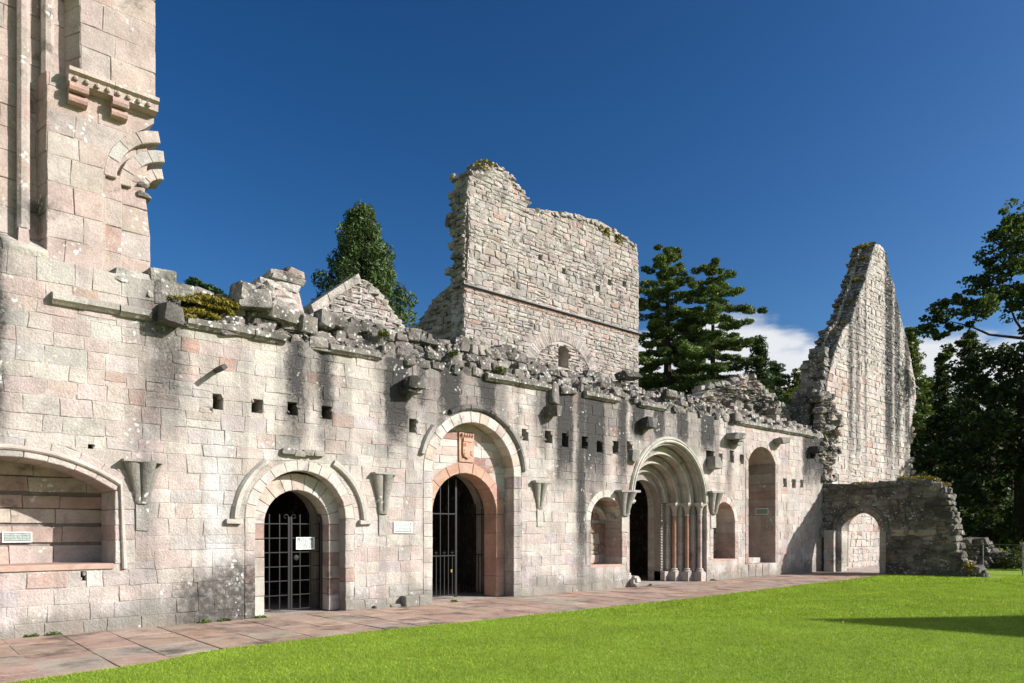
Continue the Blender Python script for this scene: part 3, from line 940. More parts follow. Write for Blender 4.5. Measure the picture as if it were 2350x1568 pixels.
def tooth(p, t, nrm, s=.042):
    p, t, nrm = Vector(p), Vector(t).normalized(), Vector(nrm).normalized()
    w = t.cross(nrm)
    q = [p + t * s * 1.0, p + w * s, p - t * s * 1.0, p - w * s, p + nrm * s * 1.3]
    mb.add([tuple(x) for x in q], [(0, 1, 4), (1, 2, 4), (2, 3, 4), (3, 0, 4)], (0.47, 0.42, 0.37))
for rr, y in ((1.06, .885), (.925, 1.0)):
    for s in (-1, 1):
        z = .42
        while z < 2.45:
            nx = (-s * .3, -1, 0) if y < .95 else (-s, -.3, 0)
            tooth((18.05 + s * rr, y, z), (0, 0, 1), nx); z += .088
    for k in range(int(math.pi * rr / .088)):
        q = math.pi * (k + .5) / int(math.pi * rr / .088)
        nr = (-.3 * math.cos(q), -1, -.3 * math.sin(q)) if y < .95 else (-math.cos(q), -.3, -math.sin(q))
        tooth((18.05 + rr * math.cos(q), y, 2.5 + rr * math.sin(q)), (-math.sin(q), 0, math.cos(q)), nr)
mb.build('dogtooth_moulding', M_DRESS, wall)
for i, (r, y) in enumerate(((1.81, .17), (1.545, .47), (1.285, .77))):
    for s in (-1, 1):
        if s < 0 and i: continue
        cx = 18.05 + s * r
        red = (i > 0) or s < 0
        sh = MB().lathe(cx, y, [(.070, .40), (.070, 1.30), (.078, 1.305), (.078, 1.335), (.070, 1.34), (.069, 2.08)], 16, (0.34, 0.185, 0.13) if red else (0.46, 0.37, 0.33)).build('column', M_RED if red else M_DRESS, wall, smooth=False, label='red sandstone shaft beside the moulded doorway' if red else 'pale stone shaft beside the moulded doorway')
        mb = MB().lathe(cx, y, [(.085, 2.08), (.085, 2.12), (.072, 2.13), (.078, 2.22), (.105, 2.33), (.14, 2.38), (.14, 2.40)], 16, (0.44, 0.40, 0.35))
        mb.box(cx - .15, cx + .15, y - .15, y + .15, 2.40, 2.435, (0.48, 0.45, 0.39)); mb.box(cx - .175, cx + .175, y - .175, y + .175, 2.435, 2.50, (0.48, 0.45, 0.39))
        mb.build('capital', M_DRESS, sh)
        mb = MB().lathe(cx, y, [(.15, .28), (.15, .31), (.12, .33), (.10, .345), (.115, .37), (.105, .395), (.085, .405)], 16, (0.44, 0.40, 0.35))
        mb.box(cx - .16, cx + .16, y - .16, y + .16, .0, .28, (0.42, 0.38, 0.34), .006); mb.build('base', M_DRESS, sh)
mb = MB(); mb.box(18.05 + .9, 18.05 + 1.35, .86, 1.4, 0, .30, (0.42, 0.37, 0.33)); mb.box(18.05 - 1.35, 18.05 - .9, .86, 1.4, 0, .30, (0.42, 0.37, 0.33)); mb.build('plinth', M_DRESS, wall)
for i in range(5):
    c = (16.25 + rnd.uniform(-.12, .2), .05 - rnd.uniform(0, .2), .05 + .05 * i)
    v, f = rock(c, (.22, .22, .13)); MB().add(v, f, (0.40, 0.36, 0.32)).build('rubble_stone', M_DRESS, wall)

# --- two blind windows and the tall stair niche
for A, dpt in ((A_w1, .62), (A_w2, .70)):
    jambs(FX(0), A, .20, wall, M_ASH, dpt + .05, A.z0, A.s, lambda u, v, r: pick(r, [(3, (0.42, 0.35, 0.30)), (2, (0.36, 0.28, 0.24)), (2, CREAM)]), (0.22, 0.34))  # reveal stones pinker, and darkened in colour to deepen their shade
    ring(FX(0), A, .20, 9, wall, M_DRESS, depth=dpt + .05, pal=lambda u, v, r: pick(r, [(3, (0.52, 0.48, 0.43)), (3, (0.46, 0.32, 0.27))]))
    it = lay(FX(dpt), courses(A.z0, A.top + .05, .16, .34), lambda z: (A.xc - .75, A.xc + .75), [], (0.2, 0.5), lambda u, v, r: pick(r, [(3, (0.36, 0.30, 0.25)), (2, (0.27, 0.17, 0.13)), (2, (0.42, 0.36, 0.30))]), split=.2, gap=.006, ch=.02, jit=.015, cj=.015)
    emit(it, wall, M_DRESS, 'stone', 24, 'blocked_window')
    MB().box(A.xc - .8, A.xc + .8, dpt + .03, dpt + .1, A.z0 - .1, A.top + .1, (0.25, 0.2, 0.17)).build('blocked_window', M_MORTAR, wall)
    v, f = stone([(A.xc - A.h, -.01), (A.xc + A.h, -.01), (A.xc + A.h, dpt), (A.xc - A.h, dpt)], FTOP(A.z0 + .01), back=.06, ch=.01, jit=.004); MB().add(v, f, (0.44, 0.28, 0.22)).build('sill_slab', M_RED, wall)
MB().lathe(14.80, .50, [(.09, .68), (.09, .74), (.06, .78), (.055, 1.55), (.07, 1.57), (.10, 1.70), (.11, 1.76)], 12, (0.43, 0.37, 0.33)).build('window_shaft', M_DRESS, wall)
v, f = sweep(Arch(15.15, .44, 0, 1.78), [(.0, .62), (.0, .46), (.05, .42), (.10, .46), (.12, .62)], 20, None, math.radians(20)); MB().add(v, f, (0.42, 0.36, 0.32)).build('window_tracery', M_DRESS, wall)

ND = 1.62
pal_rev = lambda u, v, r: pick(r, [(4, (0.36, 0.275, 0.235)), (2, (0.30, 0.24, 0.21)), (2, (0.42, 0.36, 0.31)), (1, (0.33, 0.21, 0.17))])  # pinker reveal stone, its colour also darkened for a deeper shadow
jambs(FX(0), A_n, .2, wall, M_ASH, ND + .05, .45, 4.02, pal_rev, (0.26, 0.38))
ring(FX(0), A_n, .2, 9, wall, M_ASH, depth=ND + .05, pal=lambda u, v, r: pick(r, [(3, PINK), (2, (0.42, 0.33, 0.29))]))
it = lay(FX(ND), courses(.3, 4.6, .22, .36), lambda z: (22.4, 24.4), [], (0.3, 0.7), lambda u, v, r: pick(r, [(3, (0.40, 0.31, 0.27)), (3, (0.34, 0.28, 0.25)), (1, (0.30, 0.22, 0.2)), (2, CREAM)]), split=.1, gap=.006, ch=.02, jit=.012, cj=.012)
emit(it, wall, M_DRESS, 'stone', 70, 'niche_back')
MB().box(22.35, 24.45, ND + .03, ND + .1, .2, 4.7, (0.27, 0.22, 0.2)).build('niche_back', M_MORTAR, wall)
for (a, b, y0, z0, z1) in ((22.5, 24.3, -.02, .0, .45), (22.5, 23.55, .15, .45, .66)):
    for q in range(4 if b > 24 else 2):
        w = (b - a) / (4 if b > 24 else 2)
        v, f = stone([(a + q * w, z0), (a + q * w + w, z0), (a + q * w + w, z1), (a + q * w, z1)], FX(y0), back=.85 - y0, gap=.005, ch=.015, jit=.006); MB().add(v, f, pal_wall(23, 1, rnd)).build('step', M_ASH, wall)

# --- flared corbels that carried the cloister vault
def vault_corbel(px, py_top, py_bot, w_top, w_bot):
    xc = PX(px); d = dep(xc, 0)
    z1, z0 = PZ(px, py_top), PZ(px, py_bot)
    r1 = (PX(px + w_top / 2) - PX(px - w_top / 2)) / 2; r0 = (PX(px + w_bot / 2) - PX(px - w_bot / 2)) / 2
    vs_, fs = [], []
    nl, na = 10, 30
    for i in range(nl + 1):
        t = i / nl
        R = r0 + (r1 - r0) * t ** 1.45
        for k in range(na + 1):
            q = math.pi + math.pi * k / na
            rib = .70 + .36 * abs(math.sin(2.5 * (q - math.pi))) ** .8
            rr = R * (rib if t > .05 else .95)
            vs_.append((xc + rr * math.cos(q), .02 + rr * math.sin(q) * .82, z0 + (z1 - z0) * t))
    for i in range(nl):
        for k in range(na):
            a = i * (na + 1) + k; fs.append((a, a + 1, a + na + 2, a + na + 1))
    fs.append(tuple(range(na, -1, -1))); fs.append(tuple(range(nl * (na + 1), (nl + 1) * (na + 1))))
    c = MB().add(vs_, fs, (0.24, 0.23, 0.195)).build('vault_corbel', M_ASH, wall)
    mb = MB().box(xc - r1 * 1.0, xc + r1 * 1.0, -r1 * .62, .03, z1 - .005, z1 + .05, (0.33, 0.31, 0.27), .018); mb.build('capping', M_ASH, c)
    mb = MB().box(xc - r0 * .8, xc + r0 * .8, -.03, .02, z0 - .45, z0, (0.45, 0.42, 0.37), .006); mb.build('stem', M_ASH, c)
for a in ((326, 1062, 1156, 94, 36), (878, 1090, 1180, 54, 24), (1238, 1110, 1168, 36, 15), (1433, 1130, 1184, 44, 18), (1636, 1132, 1180, 32, 14)): vault_corbel(*a)

# --- broken projecting stones, gutter spouts
def stub(px, py, w, h, proj, col=(0.27, 0.25, 0.22), taper=.2):
    r = px_rect(px, py, w, h, -proj * .5)
    v, f = rock(((r.x0 + r.x1) / 2, -proj / 2 + .04, (r.z0 + r.top) / 2), ((r.x1 - r.x0) * 1.1, proj + .12, (r.top - r.z0) * 1.15), .10)
    MB().add(v, f, col).build('broken_bracket', M_ASH, wall)
for s in ((392, 722, 46, 40, .36), (950, 880, 30, 24, .42), (943, 898, 34, 10, .3, (.36, .34, .29)), (1271, 905, 16, 46, .15, (.3, .27, .24)), (1272, 944, 20, 22, .34), (1489, 972, 22, 22, .34), (1690, 1001, 20, 14, .5), (1692, 1010, 12, 22, .2), (1795, 1012, 16, 12, .42), (1873, 1032, 12, 14, .4), (1640, 1062, 16, 26, .3), (1456, 1046, 14, 26, .14), (1540, 905, 26, 16, .2), (1690, 958, 14, 18, .22)): stub(*s)
mb = MB(); x, z = PX(543, 0), PZ(543, 903, 0)
x, z = P2(496, 850)
mb.tube([(x, .1, z), (x, -.42, z - .01)], .06, 4, (0.06, 0.058, 0.055)); mb.build('spout', M_PIPE, wall)
x, z = P2(1683, 1014); mb = MB(); mb.tube([(x - .25, .0, z), (x + .45, -.12, z)], .022, 6); mb.tube([(x - .05, -.04, z), (x - .05, -.4, z - .02)], .022, 6); mb.build('metal_bracket', M_GALV, wall)
for px0, px1, py0, py1, pr in ((931, 992, 1366, 1398, .20), (862, 930, 1388, 1402, .10)):
    xa, xb = PX(px0, -pr), PX(px1, -pr); n = 2
    for i in range(n):
        a, b = xa + (xb - xa) * i / n, xa + (xb - xa) * (i + 1) / n
        zt = PZ((px0 + px1) / 2, py0, -pr)
        v, f = stone([(a, -.02), (b, -.02), (b, zt), (a, zt)], FX(-pr), back=pr + .05, gap=.004, ch=.02, jit=.008); MB().add(v, f, (0.36, 0.345, 0.30)).build('plinth_stone', M_ASH, wall)

# --- string course, in the lengths that survive
prof = [(.02, 5.37), (-.10, 5.335), (-.135, 5.31), (-.135, 5.225), (-.09, 5.195), (-.05, 5.165), (.02, 5.165)]
def string(px0, px1, pieces, dz=0.0, name='string_course', col=(0.33, 0.31, 0.27)):
    xa, xb = PX(px0, -.1), PX(px1, -.1)
    for i in range(pieces):
        a, b = xa + (xb - xa) * i / pieces + .004, xa + (xb - xa) * (i + 1) / pieces - .004
        j = rnd.uniform(-.012, .012)
        vs_ = [(x + rnd.uniform(-.006, .006), y + j, z + dz + j * .5) for x in (a, b) for y, z in prof]
        n = len(prof)
        fs = [(k, k + 1, n + k + 1, n + k) for k in range(n - 1)] + [tuple(range(n))[::-1], tuple(range(n, 2 * n))]
        k = rnd.uniform(.8, 1.15)
        MB().add(vs_, fs, tuple(c * k for c in col)).build(name, M_RUB if px0 > 400 else M_ASH, wall)
string(120, 348, 3, 0, col=(0.42, 0.39, 0.34)); string(430, 656, 3); string(757, 874, 2); string(1118, 1266, 4); string(1345, 1420, 2, .0); string(1470, 1530, 2); string(1690, 1874, 4, .0, col=(0.40, 0.38, 0.33))

# --- ragged wall head of loose core stones
items = []
x = 3.95
def head_h(x):
    return float(np.interp(x, [4, 6, 8, 10.5, 12.5, 14, 20, 24, 27], [.55, .72, .80, .98, .88, .72, .66, .5, .4])) + .07 * math.sin(x * 1.7) + .07 * math.sin(x * 4.1 + 1)
while x < 27.9:
    for r, (y, t) in enumerate(((.04, .02), (.10, .22), (.26, .45), (.46, .72), (.72, .92), (1.0, .9), (1.3, .8))):
        H = head_h(x)
        if t < .6 and rnd.random() < .62: continue
        w = rnd.uniform(.18, .44); d = rnd.uniform(.30, .5); h = rnd.uniform(.14, .25)
        if x < 7: w *= 1.15; h *= 1.15
        c = (x + rnd.uniform(-.12, .12), y + d / 2 - .10 + rnd.uniform(-.05, .04), 5.28 + t * H + rnd.uniform(-.035, .035))
        col = pal_rub(0, 0, rnd)
        if x > 21: col = pick(rnd, [(3, (0.40, 0.36, 0.31)), (2, (0.30, 0.26, 0.23)), (1, (0.42, 0.33, 0.29))])
        items.append(rock_item(c, (w, d, h), col, .18))
    x += rnd.uniform(.16, .24)
face_items = lay(lambda u, v, d: (u, .01 + .80 * v - .6 * d, 5.29 + v * head_h(u) * 1.02 + .75 * d), [0, .17, .36, .56, .78, 1.0], lambda z: (4.0, 27.8), [], (.16, .50), pal_rub, split=.25, jit=.06, cj=.03, ch=.035, gap=.004, proud=.02, dome=.02, zj=.03)
items += face_items
emit(items, wall, M_RUB, 'rubble_stone', 300, 'rubble_core')
mb = MB()
xs = [3.9 + i * .4 for i in range(61)]
vs_, fs = [], []
for x in xs:
    H = head_h(x) - .12
    vs_ += [(x, .06, 5.28), (x, .3, 5.28 + H * .4), (x, .75, 5.28 + H * .85), (x, 1.5, 5.28 + H * .8), (x, 1.6, 4.8)]
for i in range(len(xs) - 1):
    for k in range(4): fs.append((i * 5 + k, i * 5 + k + 1, i * 5 + k + 6, i * 5 + k + 5))
mb.add(vs_, fs, (0.22, 0.20, 0.175)).build('rubble_core', M_RUB, wall)
# heaped big blocks near the transept and the loose ones along the front edge
for (px, py, w, d, h, c) in ((585, 690, .85, .6, .42, GREY), (640, 722, .9, .5, .34, (0.34, .31, .27)), (560, 672, .4, .5, .38, CREAM), (610, 676, .35, .5, .3, CREAM), (700, 748, .55, .5, .42, (.3, .27, .24)), (745, 735, .4, .4, .4, (.33, .3, .27)), (772, 738, .4, .4, .36, CREAM), (310, 648, 1.0, .5, .3, (0.45, .43, .38)), (372, 640, .55, .5, .3, (0.36, .34, .3)), (400, 672, .9, .6, .3, (0.36, .34, .3)), (345, 678, .4, .5, .26, (0.33, .31, .27)), (300, 668, .6, .4, .2, CREAM), (1445, 862, .8, .6, .22, (.09, .085, .08))):
    X, Z = P2(px, py, .2)
    v, f = rock((X, .25, Z), (w * .8, d, h * .85), .12); MB().add(v, f, c).build('rubble_stone', M_RUB, wall)

def moss(name, spots, parent, n=260, size=.05, col=(0.17, 0.145, 0.02)):
    P, C = [], []
    for (c, r) in spots:
        q = nrg.normal(size=(n, 3)); q /= np.linalg.norm(q, axis=1)[:, None]
        q[:, 2] = np.abs(q[:, 2])
        P.append(np.array(c) + q * np.array(r)); C.append(np.full(n, 1.0))
    P = np.concatenate(P); m = len(P)
    t = nrg.normal(size=(m, 3, 3)) * size
    V = (P[:, None, :] + t).reshape(-1, 3)
    k = nrg.uniform(.55, 1.5, (m, 1)); hue = nrg.uniform(0, 1, (m, 1))
    cc = (np.array(col) * (1 - hue) + np.array((col[0] * 1.25, col[1] * 1.1, col[2])) * hue) * k
    np_mesh(name, V, np.arange(m * 3).reshape(-1, 3), np.repeat(cc, 3, axis=0), M_MOSS, parent, kind='stuff')
spots = []
for (px, py, rx, rz) in ((432, 690, .42, .12), (470, 684, .40, .12), (505, 690, .3, .1), (450, 716, .35, .12), (425, 726, .2, .12), (500, 706, .25, .08), (475, 722, .2, .07)):
    X, Z = P2(px, py, .12); spots.append(((X, .15, Z - .09), (rx * 1.1, .3, rz)))
moss('moss_cushion', spots, wall, 900, .022, (0.165, 0.145, 0.02))
moss('moss_cushion', [((P2(1146, 852, 0)[0], -.05, P2(1146, 852, 0)[1]), (.14, .1, .07)), ((P2(1040, 905, 0)[0], -.02, P2(1040, 905, 0)[1] + .9), (.1, .1, .06)), ((P2(880, 905, 0)[0], -.02, 5.75), (.1, .1, .05))], wall, 160, .025, (0.09, 0.11, 0.02))

# ================================================================ gates
def scroll(mb, x, y, z, s, r=.055):
    pts = []
    for i in range(16):
        q = i / 15 * 1.6 * math.pi; rr = r * (1 - .55 * i / 15)
        pts.append((x + s * (r - rr * math.cos(q)), y, z + rr * math.sin(q)))
    mb.tube(pts, .009, 5)
gate = thing('iron_gate', 'closed black iron lattice gate with curled top in the low pale doorway', 'gate', (6.266, .62, 0))
Yg = .62
for s in (-1, 1):
    leaf = MB().box(*sorted((6.266 + s * .008, 6.266 + s * .045)), Yg - .02, Yg + .02, .03, 1.90).build('gate_leaf', M_IRON, gate)
    for x in (.215, .425, .64):
        MB().box(6.266 + s * x - .009, 6.266 + s * x + .009, Yg - .009, Yg + .009, .03, 1.95 if x < .6 else 1.8).build('bar', M_IRON, leaf)
    for i in range(7):
        z = .05 + i * .285
        MB().box(*sorted((6.266 + s * .045, 6.266 + s * .655)), Yg - .012, Yg + .006, z - .009, z + .009).build('rail', M_IRON, leaf)
    mb = MB(); scroll(mb, 6.266 + s * .03, Yg, 1.90, s); mb.build('scroll', M_IRON, leaf)
mb = MB(); mb.lathe(0, 0, [(.055, -.01), (.06, 0), (.045, .012), (.02, .014)], 16)
mb.v = [(6.39 + x, Yg - .03 - z, 1.08 + y) for x, y, z in mb.v]; mb.build('lock_plate', M_IRON, gate)
mb = MB(); mb.tube([(6.91, Yg - .06, 0.0), (6.91, Yg - .06, 1.86), (6.89, Yg - .04, 1.93), (6.85, Yg - .02, 1.95)], .025, 8); mb.build('gate_post', M_IRON, gate)

gate2 = thing('iron_gate', 'tall black arched iron gate standing half open in the red sandstone doorway', 'gate', (10.5, .76, 0))
Yg = .76
def gate_top(x): return 2.02 + math.sqrt(max(0, .93 ** 2 - (x - 10.5) ** 2)) - .05
leaf = MB().box(10.50, 10.55, Yg - .025, Yg + .025, 0.02, 2.86).build('gate_leaf', M_IRON, gate2)
for i in range(8):
    x = 9.60 + i * .118
    if x > 10.48: break
    zt = gate_top(x) if i % 2 == 0 else 1.02
    MB().box(x - .009, x + .009, Yg - .009, Yg + .009, .06, zt).build('bar', M_IRON, leaf)
    if i % 2 == 1:
        mb = MB(); mb.tube([(x, Yg, 1.02), (x, Yg, 1.16)], [.012, .004], 6); mb.tube([(x - .045, Yg, 1.10), (x, Yg, 1.075), (x + .045, Yg, 1.10)], .011, 5); mb.build('finial', M_IRON, leaf)
for z in (.07, 1.02, 2.02):
    MB().box(9.57, 10.50, Yg - .02, Yg + .004, z - .013, z + .013).build('rail', M_IRON, leaf)
pts = [(x, Yg, gate_top(x)) for x in [9.60 + i * .06 for i in range(16)]]
mb = MB(); mb.tube(pts, .014, 5); mb.build('arched_rail', M_IRON, leaf)
mb = MB(); mb.box(10.36, 10.40, Yg - .04, Yg - .01, .62, .69, (0.4, .3, .1)); mb.build('padlock', M_BRASS, leaf)
leaf = MB().box(11.38, 11.42, 1.62, 1.67, .02, 2.6).build('gate_leaf', M_IRON, gate2)
for i in range(7):
    y = .84 + i * .118
    MB().box(11.391, 11.409, y - .009, y + .009, .05, 1.02 if i % 2 else 2.15 + .07 * i).build('bar', M_IRON, leaf)
for z in (.07, 1.02, 2.02):
    MB().box(11.39, 11.42, .80, 1.65, z - .013, z + .013).build('rail', M_IRON, leaf)

# ================================================================ signs
def sign(label, x0, x1, z0, z1, Y, lines, dashes=0, head=0):
    t = thing('information_sign', label, 'sign', ((x0 + x1) / 2, Y, z0), 'grey green information signs')
    fw = .016
    MB().box(x0, x1, Y - .012, Y, z0, z1).build('board', M_SIGN, t)
    for b in ((x0, x1, z1 - fw, z1), (x0, x1, z0, z0 + fw), (x0, x0 + fw, z0 + fw, z1 - fw), (x1 - fw, x1, z0 + fw, z1 - fw)):
        MB().box(b[0] - .002, b[1] + .002, Y - .020, Y - .010, b[2], b[3]).build('frame', M_SIGNF, t)
    if lines:
        h = (z1 - z0 - 2 * fw) / (len(lines) + .6)
        for i, s in enumerate(lines):
            cu = bpy.data.curves.new('txt', 'FONT'); cu.body = s; cu.size = h * .92; cu.align_x = 'CENTER'; cu.resolution_u = 2
            ob = bpy.data.objects.new('txt', cu); COL.objects.link(ob)
            dg = bpy.context.evaluated_depsgraph_get(); dg.update()
            me = bpy.data.meshes.new_from_object(ob.evaluated_get(dg), depsgraph=dg)
            W = max(v.co.x for v in me.vertices) * 2; k = min(1, (x1 - x0 - 4 * fw) / W)
            zb = z1 - fw - h * (i + 1.05)
            vs_ = [((x0 + x1) / 2 + v.co.x * k, Y - .0145, zb + v.co.y) for v in me.vertices]
            fs = [tuple(p.vertices) for p in me.polygons]
            bpy.data.objects.remove(ob); bpy.data.curves.remove(cu); bpy.data.meshes.remove(me)
            MB().add(vs_, fs).build('lettering', M_SIGNF, t)
    if dashes:                                                       # lines too small to read in the photograph
        mb = MB(); h = (z1 - z0 - 2 * fw) / (dashes + .8)
        for i in range(dashes):
            zb = z1 - fw - h * (i + .95); x = x0 + fw * 2 + (.05 if i < head else 0)
            xe = x1 - fw * 2 - (.05 if i < head else 0) - rnd.uniform(0, .03)
            while x < xe - .01:
                w = min(rnd.uniform(.018, .055), xe - x)
                mb.add([(x, Y - .0145, zb), (x + w, Y - .0145, zb), (x + w, Y - .0145, zb + h * .5), (x, Y - .0145, zb + h * .5)], [(0, 1, 2, 3)]); x += w + .010
        mb.build('lettering', M_SIGNF, t)
Yb = RCUP - .012
r = [PX(5, Yb), PX(73, Yb), PZ(40, 1245, Yb), PZ(40, 1221, Yb)]
sign('small grey green sign with white lettering in the sunlit part of the book cupboard', *r, Yb, ['BOOK CUPBOARD, FITTED', 'WITH DOORS AND SHELVES', '(NOTE GROOVES FOR SHELVES)'])
sign('information sign hung on the closed lattice gate, half in shadow', PX(679, .595), PX(720.5, .595), PZ(699, 1261, .595), PZ(699, 1233, .595), .595, None, 9, 2)
sign('information sign on the sunlit wall between the two gated doorways', PX(903, -.012), PX(945, -.012), PZ(924, 1223, -.012), PZ(924, 1198, -.012), -.012, None, 6)
xs_ = A_n.xc + A_n.h - .012
t = thing('information_sign', 'dim information sign inside the tall arched niche', 'sign', (xs_, .5, 1.9), 'grey green information signs')
MB().box(xs_ - .012, xs_, .26, .73, 2.20, 2.40).build('board', M_SIGN, t)
for b in ((.25, .74, 2.395, 2.41), (.25, .74, 2.19, 2.205), (.25, .265, 2.205, 2.395), (.725, .74, 2.205, 2.395)):
    MB().box(xs_ - .02, xs_ - .004, b[0], b[1], b[2], b[3]).build('frame', M_SIGNF, t)
# ================================================================ transept wall, upper left
tran = thing('transept_wall', 'tall pink ashlar wall with broken window arch rising above the left end', 'wall', (2.5, .12, 5.85))
YT = .12
aw = Arch(3.87, 1.04, 5.0, 7.47)
def tl(z):
    r = PX(357, YT) if z > 8.9 else (PX(344, YT) if z < 7.0 else PX(338, YT))
    return ((2.5 if z > 8.85 else 2.04), r)
tz = courses(5.86, 12.6, .34, .46)
items = lay(FX(YT), tz, tl, [aw], (0.4, 0.95), pal_tran, split=.06, jit=.006, cj=.005, ch=.010, gap=.003)
# second and third planes of the broken window
aw2 = Arch(3.87, .86, 5.0, 7.40)
aw3 = Arch(3.87, .66, 5.0, 7.30)
items += lay(FX(YT + .07), tz, lambda z: (2.845, 3.12) if z < 7.5 else None, [], (0.3, 0.6), pal_tran, split=0, jit=.005, cj=.004, ch=.010, gap=.003)
items += lay(FX(YT + .15), tz, lambda z: (3.06, PX(339 + (6 if z < 6.9 else 0) - (8 if 7.2 < z < 7.6 else 0), YT + .15)) if z < 8.3 else None, [], (0.3, 0.7), pal_tran, split=.1, jit=.006, cj=.006, ch=.012, gap=.004)
items += lay(FX(.45), tz, lambda z: (-2.5, 2.55), [], (0.4, 0.9), pal_tran, split=0, jit=.004, cj=.004, ch=.008, gap=.003)
emit(items, tran, M_TRAN, 'stone', 200, 'masonry')
outer = [(2.08, 5.8), (3.50, 5.8), (3.50, 6.9), (3.40, 7.2), (3.44, 8.2), (3.60, 8.95), (3.60, 12.6), (2.52, 12.6), (2.52, 8.86), (2.08, 8.86)]
aw_hole = [(2.86, 5.79), (3.6, 5.79), (3.6, 8.44), (3.45, 8.40), (3.15, 8.2), (2.9, 7.85), (2.84, 7.45)]
core('wall_core', FX(YT), [(2.07, 5.8), (2.86, 5.8), (2.86, 7.5), (2.95, 7.9), (3.2, 8.25), (3.45, 8.45), (3.60, 8.6), (3.60, 12.6), (2.52, 12.6), (2.52, 8.86), (2.08, 8.86)], [], .95, .006, M_TRAN, tran, (0.40, .33, .28))
MB().box(2.88, 3.42, YT + .16, 1.05, 5.8, 8.3, (0.40, .33, .28)).build('wall_core', M_TRAN, tran)
MB().box(-2.5, 2.3, .46, 1.25, 5.8, 12.6, (0.40, .33, .28)).build('wall_core', M_TRAN, tran)
# jamb returns on the left edge
for x, z0, z1, sl in ((2.04, 5.86, 8.86, .25), (2.5, 8.86, 12.6, .5)):
    zz = courses(z0, z1, .34, .46)
    for a, b in zip(zz, zz[1:]):
        v, f = stone([(-.47, a), (-.125, a), (-.125, b), (-.47, b)], lambda u, v, d, x=x, sl=sl: (x - (-u - .12) * sl - d, -u, v), proud=.003, back=.04, gap=.003, ch=.008, jit=.004); MB().add(v, f, pal_tran(0, 0, rnd)).build('jamb_stone', M_TRAN, tran)
def shaft(x, y, r, z0, z1):
    zz = courses(z0, z1, .4, .6)
    for a, b in zip(zz, zz[1:]):
        MB().lathe(x, y, [(r - .004, a), (r, a + .006), (r, b - .006), (r - .004, b)], 8, pal_tran(0, 0, rnd), math.pi / 8).build('shaft_drum', M_TRAN, tran)
    MB().lathe(x, y, [(r * 1.25, z0 - .45), (r * 1.25, z0 - .28), (r * 1.0, z0)], 4, pal_tran(0, 0, rnd), math.pi / 4).build('shaft_base', M_TRAN, tran)
shaft(1.76, .34, .09, 6.35, 12.6)
shaft(2.08, .33, .095, 8.86, 12.6)
shaft(1.15, .34, .09, 6.35, 12.6)
# weathered sill below the shafts
for a, b in ((-2.4, -.6), (-.6, .8), (.8, 1.45), (1.45, 2.05)):
    vs_ = [(x, y, z) for x in (a + .006, b - .006) for y, z in ((.0, 5.86), (-.02, 5.94), (.46, 6.25), (.48, 5.86))]
    MB().add(vs_, [(0, 1, 5, 4), (1, 2, 6, 5), (2, 3, 7, 6), (0, 3, 2, 1), (4, 5, 6, 7)], pal_dress(0, 0, rnd)).build('sill_slab', M_ASH, tran)
# arch mouldings and projecting springers of the broken window
for R_, w_, Y_, z_, e_ in ((1.04, .20, .114, 7.47, 101), (.80, .20, .182, 7.42, 97), (.56, .18, .262, 7.38, 100)):
    ring(FX(Y_), Arch(3.87, R_, 5.0, z_), w_, 4, tran, M_TRAN, depth=.5, pal=lambda u, v, r: pick(r, [(3, (.425, .34, .30)), (1, (.42, .38, .345))]), a0=e_, a1=180, inner=-w_, proud=.0, name='arch_springer', ch=.012, jit=.004)
for (px, py, w) in ((326, 427, .2), (328, 450, .24)):
    X, Z = P2(px, py, .3); v, f = rock((X, .45, Z), (w, .5, .09), .1); MB().add(v, f, (.38, .35, .30)).build('arch_springer', M_RUB, tran)
for z0, z1 in ((5.95, 6.4), (6.4, 6.85), (6.85, 7.3)):
    v, f = stone([(2.81, z0), (2.87, z0), (2.87, z1), (2.81, z1)], FX(YT + .02), back=.3, gap=.002, ch=.02, jit=.002, mids=False); MB().add(v, f, (0.48, .40, .35)).build('jamb_stone', M_TRAN, tran)
# corbelled ledge with ball ornament
prof_l = [(.12, 8.98), (-.06, 8.96), (-.14, 8.92), (-.14, 8.86), (-.08, 8.83), (-.06, 8.72), (.12, 8.70)]
for a, b in ((2.30, 2.95), (2.95, 3.62)):
    vs_ = [(x, y, z) for x in (a + .003, b - .003) for y, z in prof_l]; n = len(prof_l)
    MB().add(vs_, [(k, k + 1, n + k + 1, n + k) for k in range(n - 1)] + [tuple(range(n))[::-1], tuple(range(n, 2 * n))], (0.45, .36, .31)).build('ledge_slab', M_TRAN, tran)
for i in range(8):
    MB().lathe(2.40 + i * .152, -.09, [(.004, 8.735), (.028, 8.745), (.040, 8.775), (.028, 8.805), (.004, 8.815)], 8, (0.44, .33, .28)).build('ball_ornament', M_TRAN, tran)
for x0, x1 in ((2.31, 2.58), (2.92, 3.16)):
    for z0, z1, y in ((8.56, 8.70, -.10), (8.42, 8.55, -.02)):
        mb = MB(); vs_ = [(x, yy, zz) for x in (x0, x1) for yy, zz in ((.14, z1), (y, z1), (y - .02, (z0 + z1) / 2), (y, z0 + .02), (.14, z0))]
        mb.add(vs_, [(k, k + 1, k + 6, k + 5) for k in range(4)] + [(4, 3, 2, 1, 0), (5, 6, 7, 8, 9)], (0.40, .25, .21)); mb.build('corbel', M_TRAN, tran)

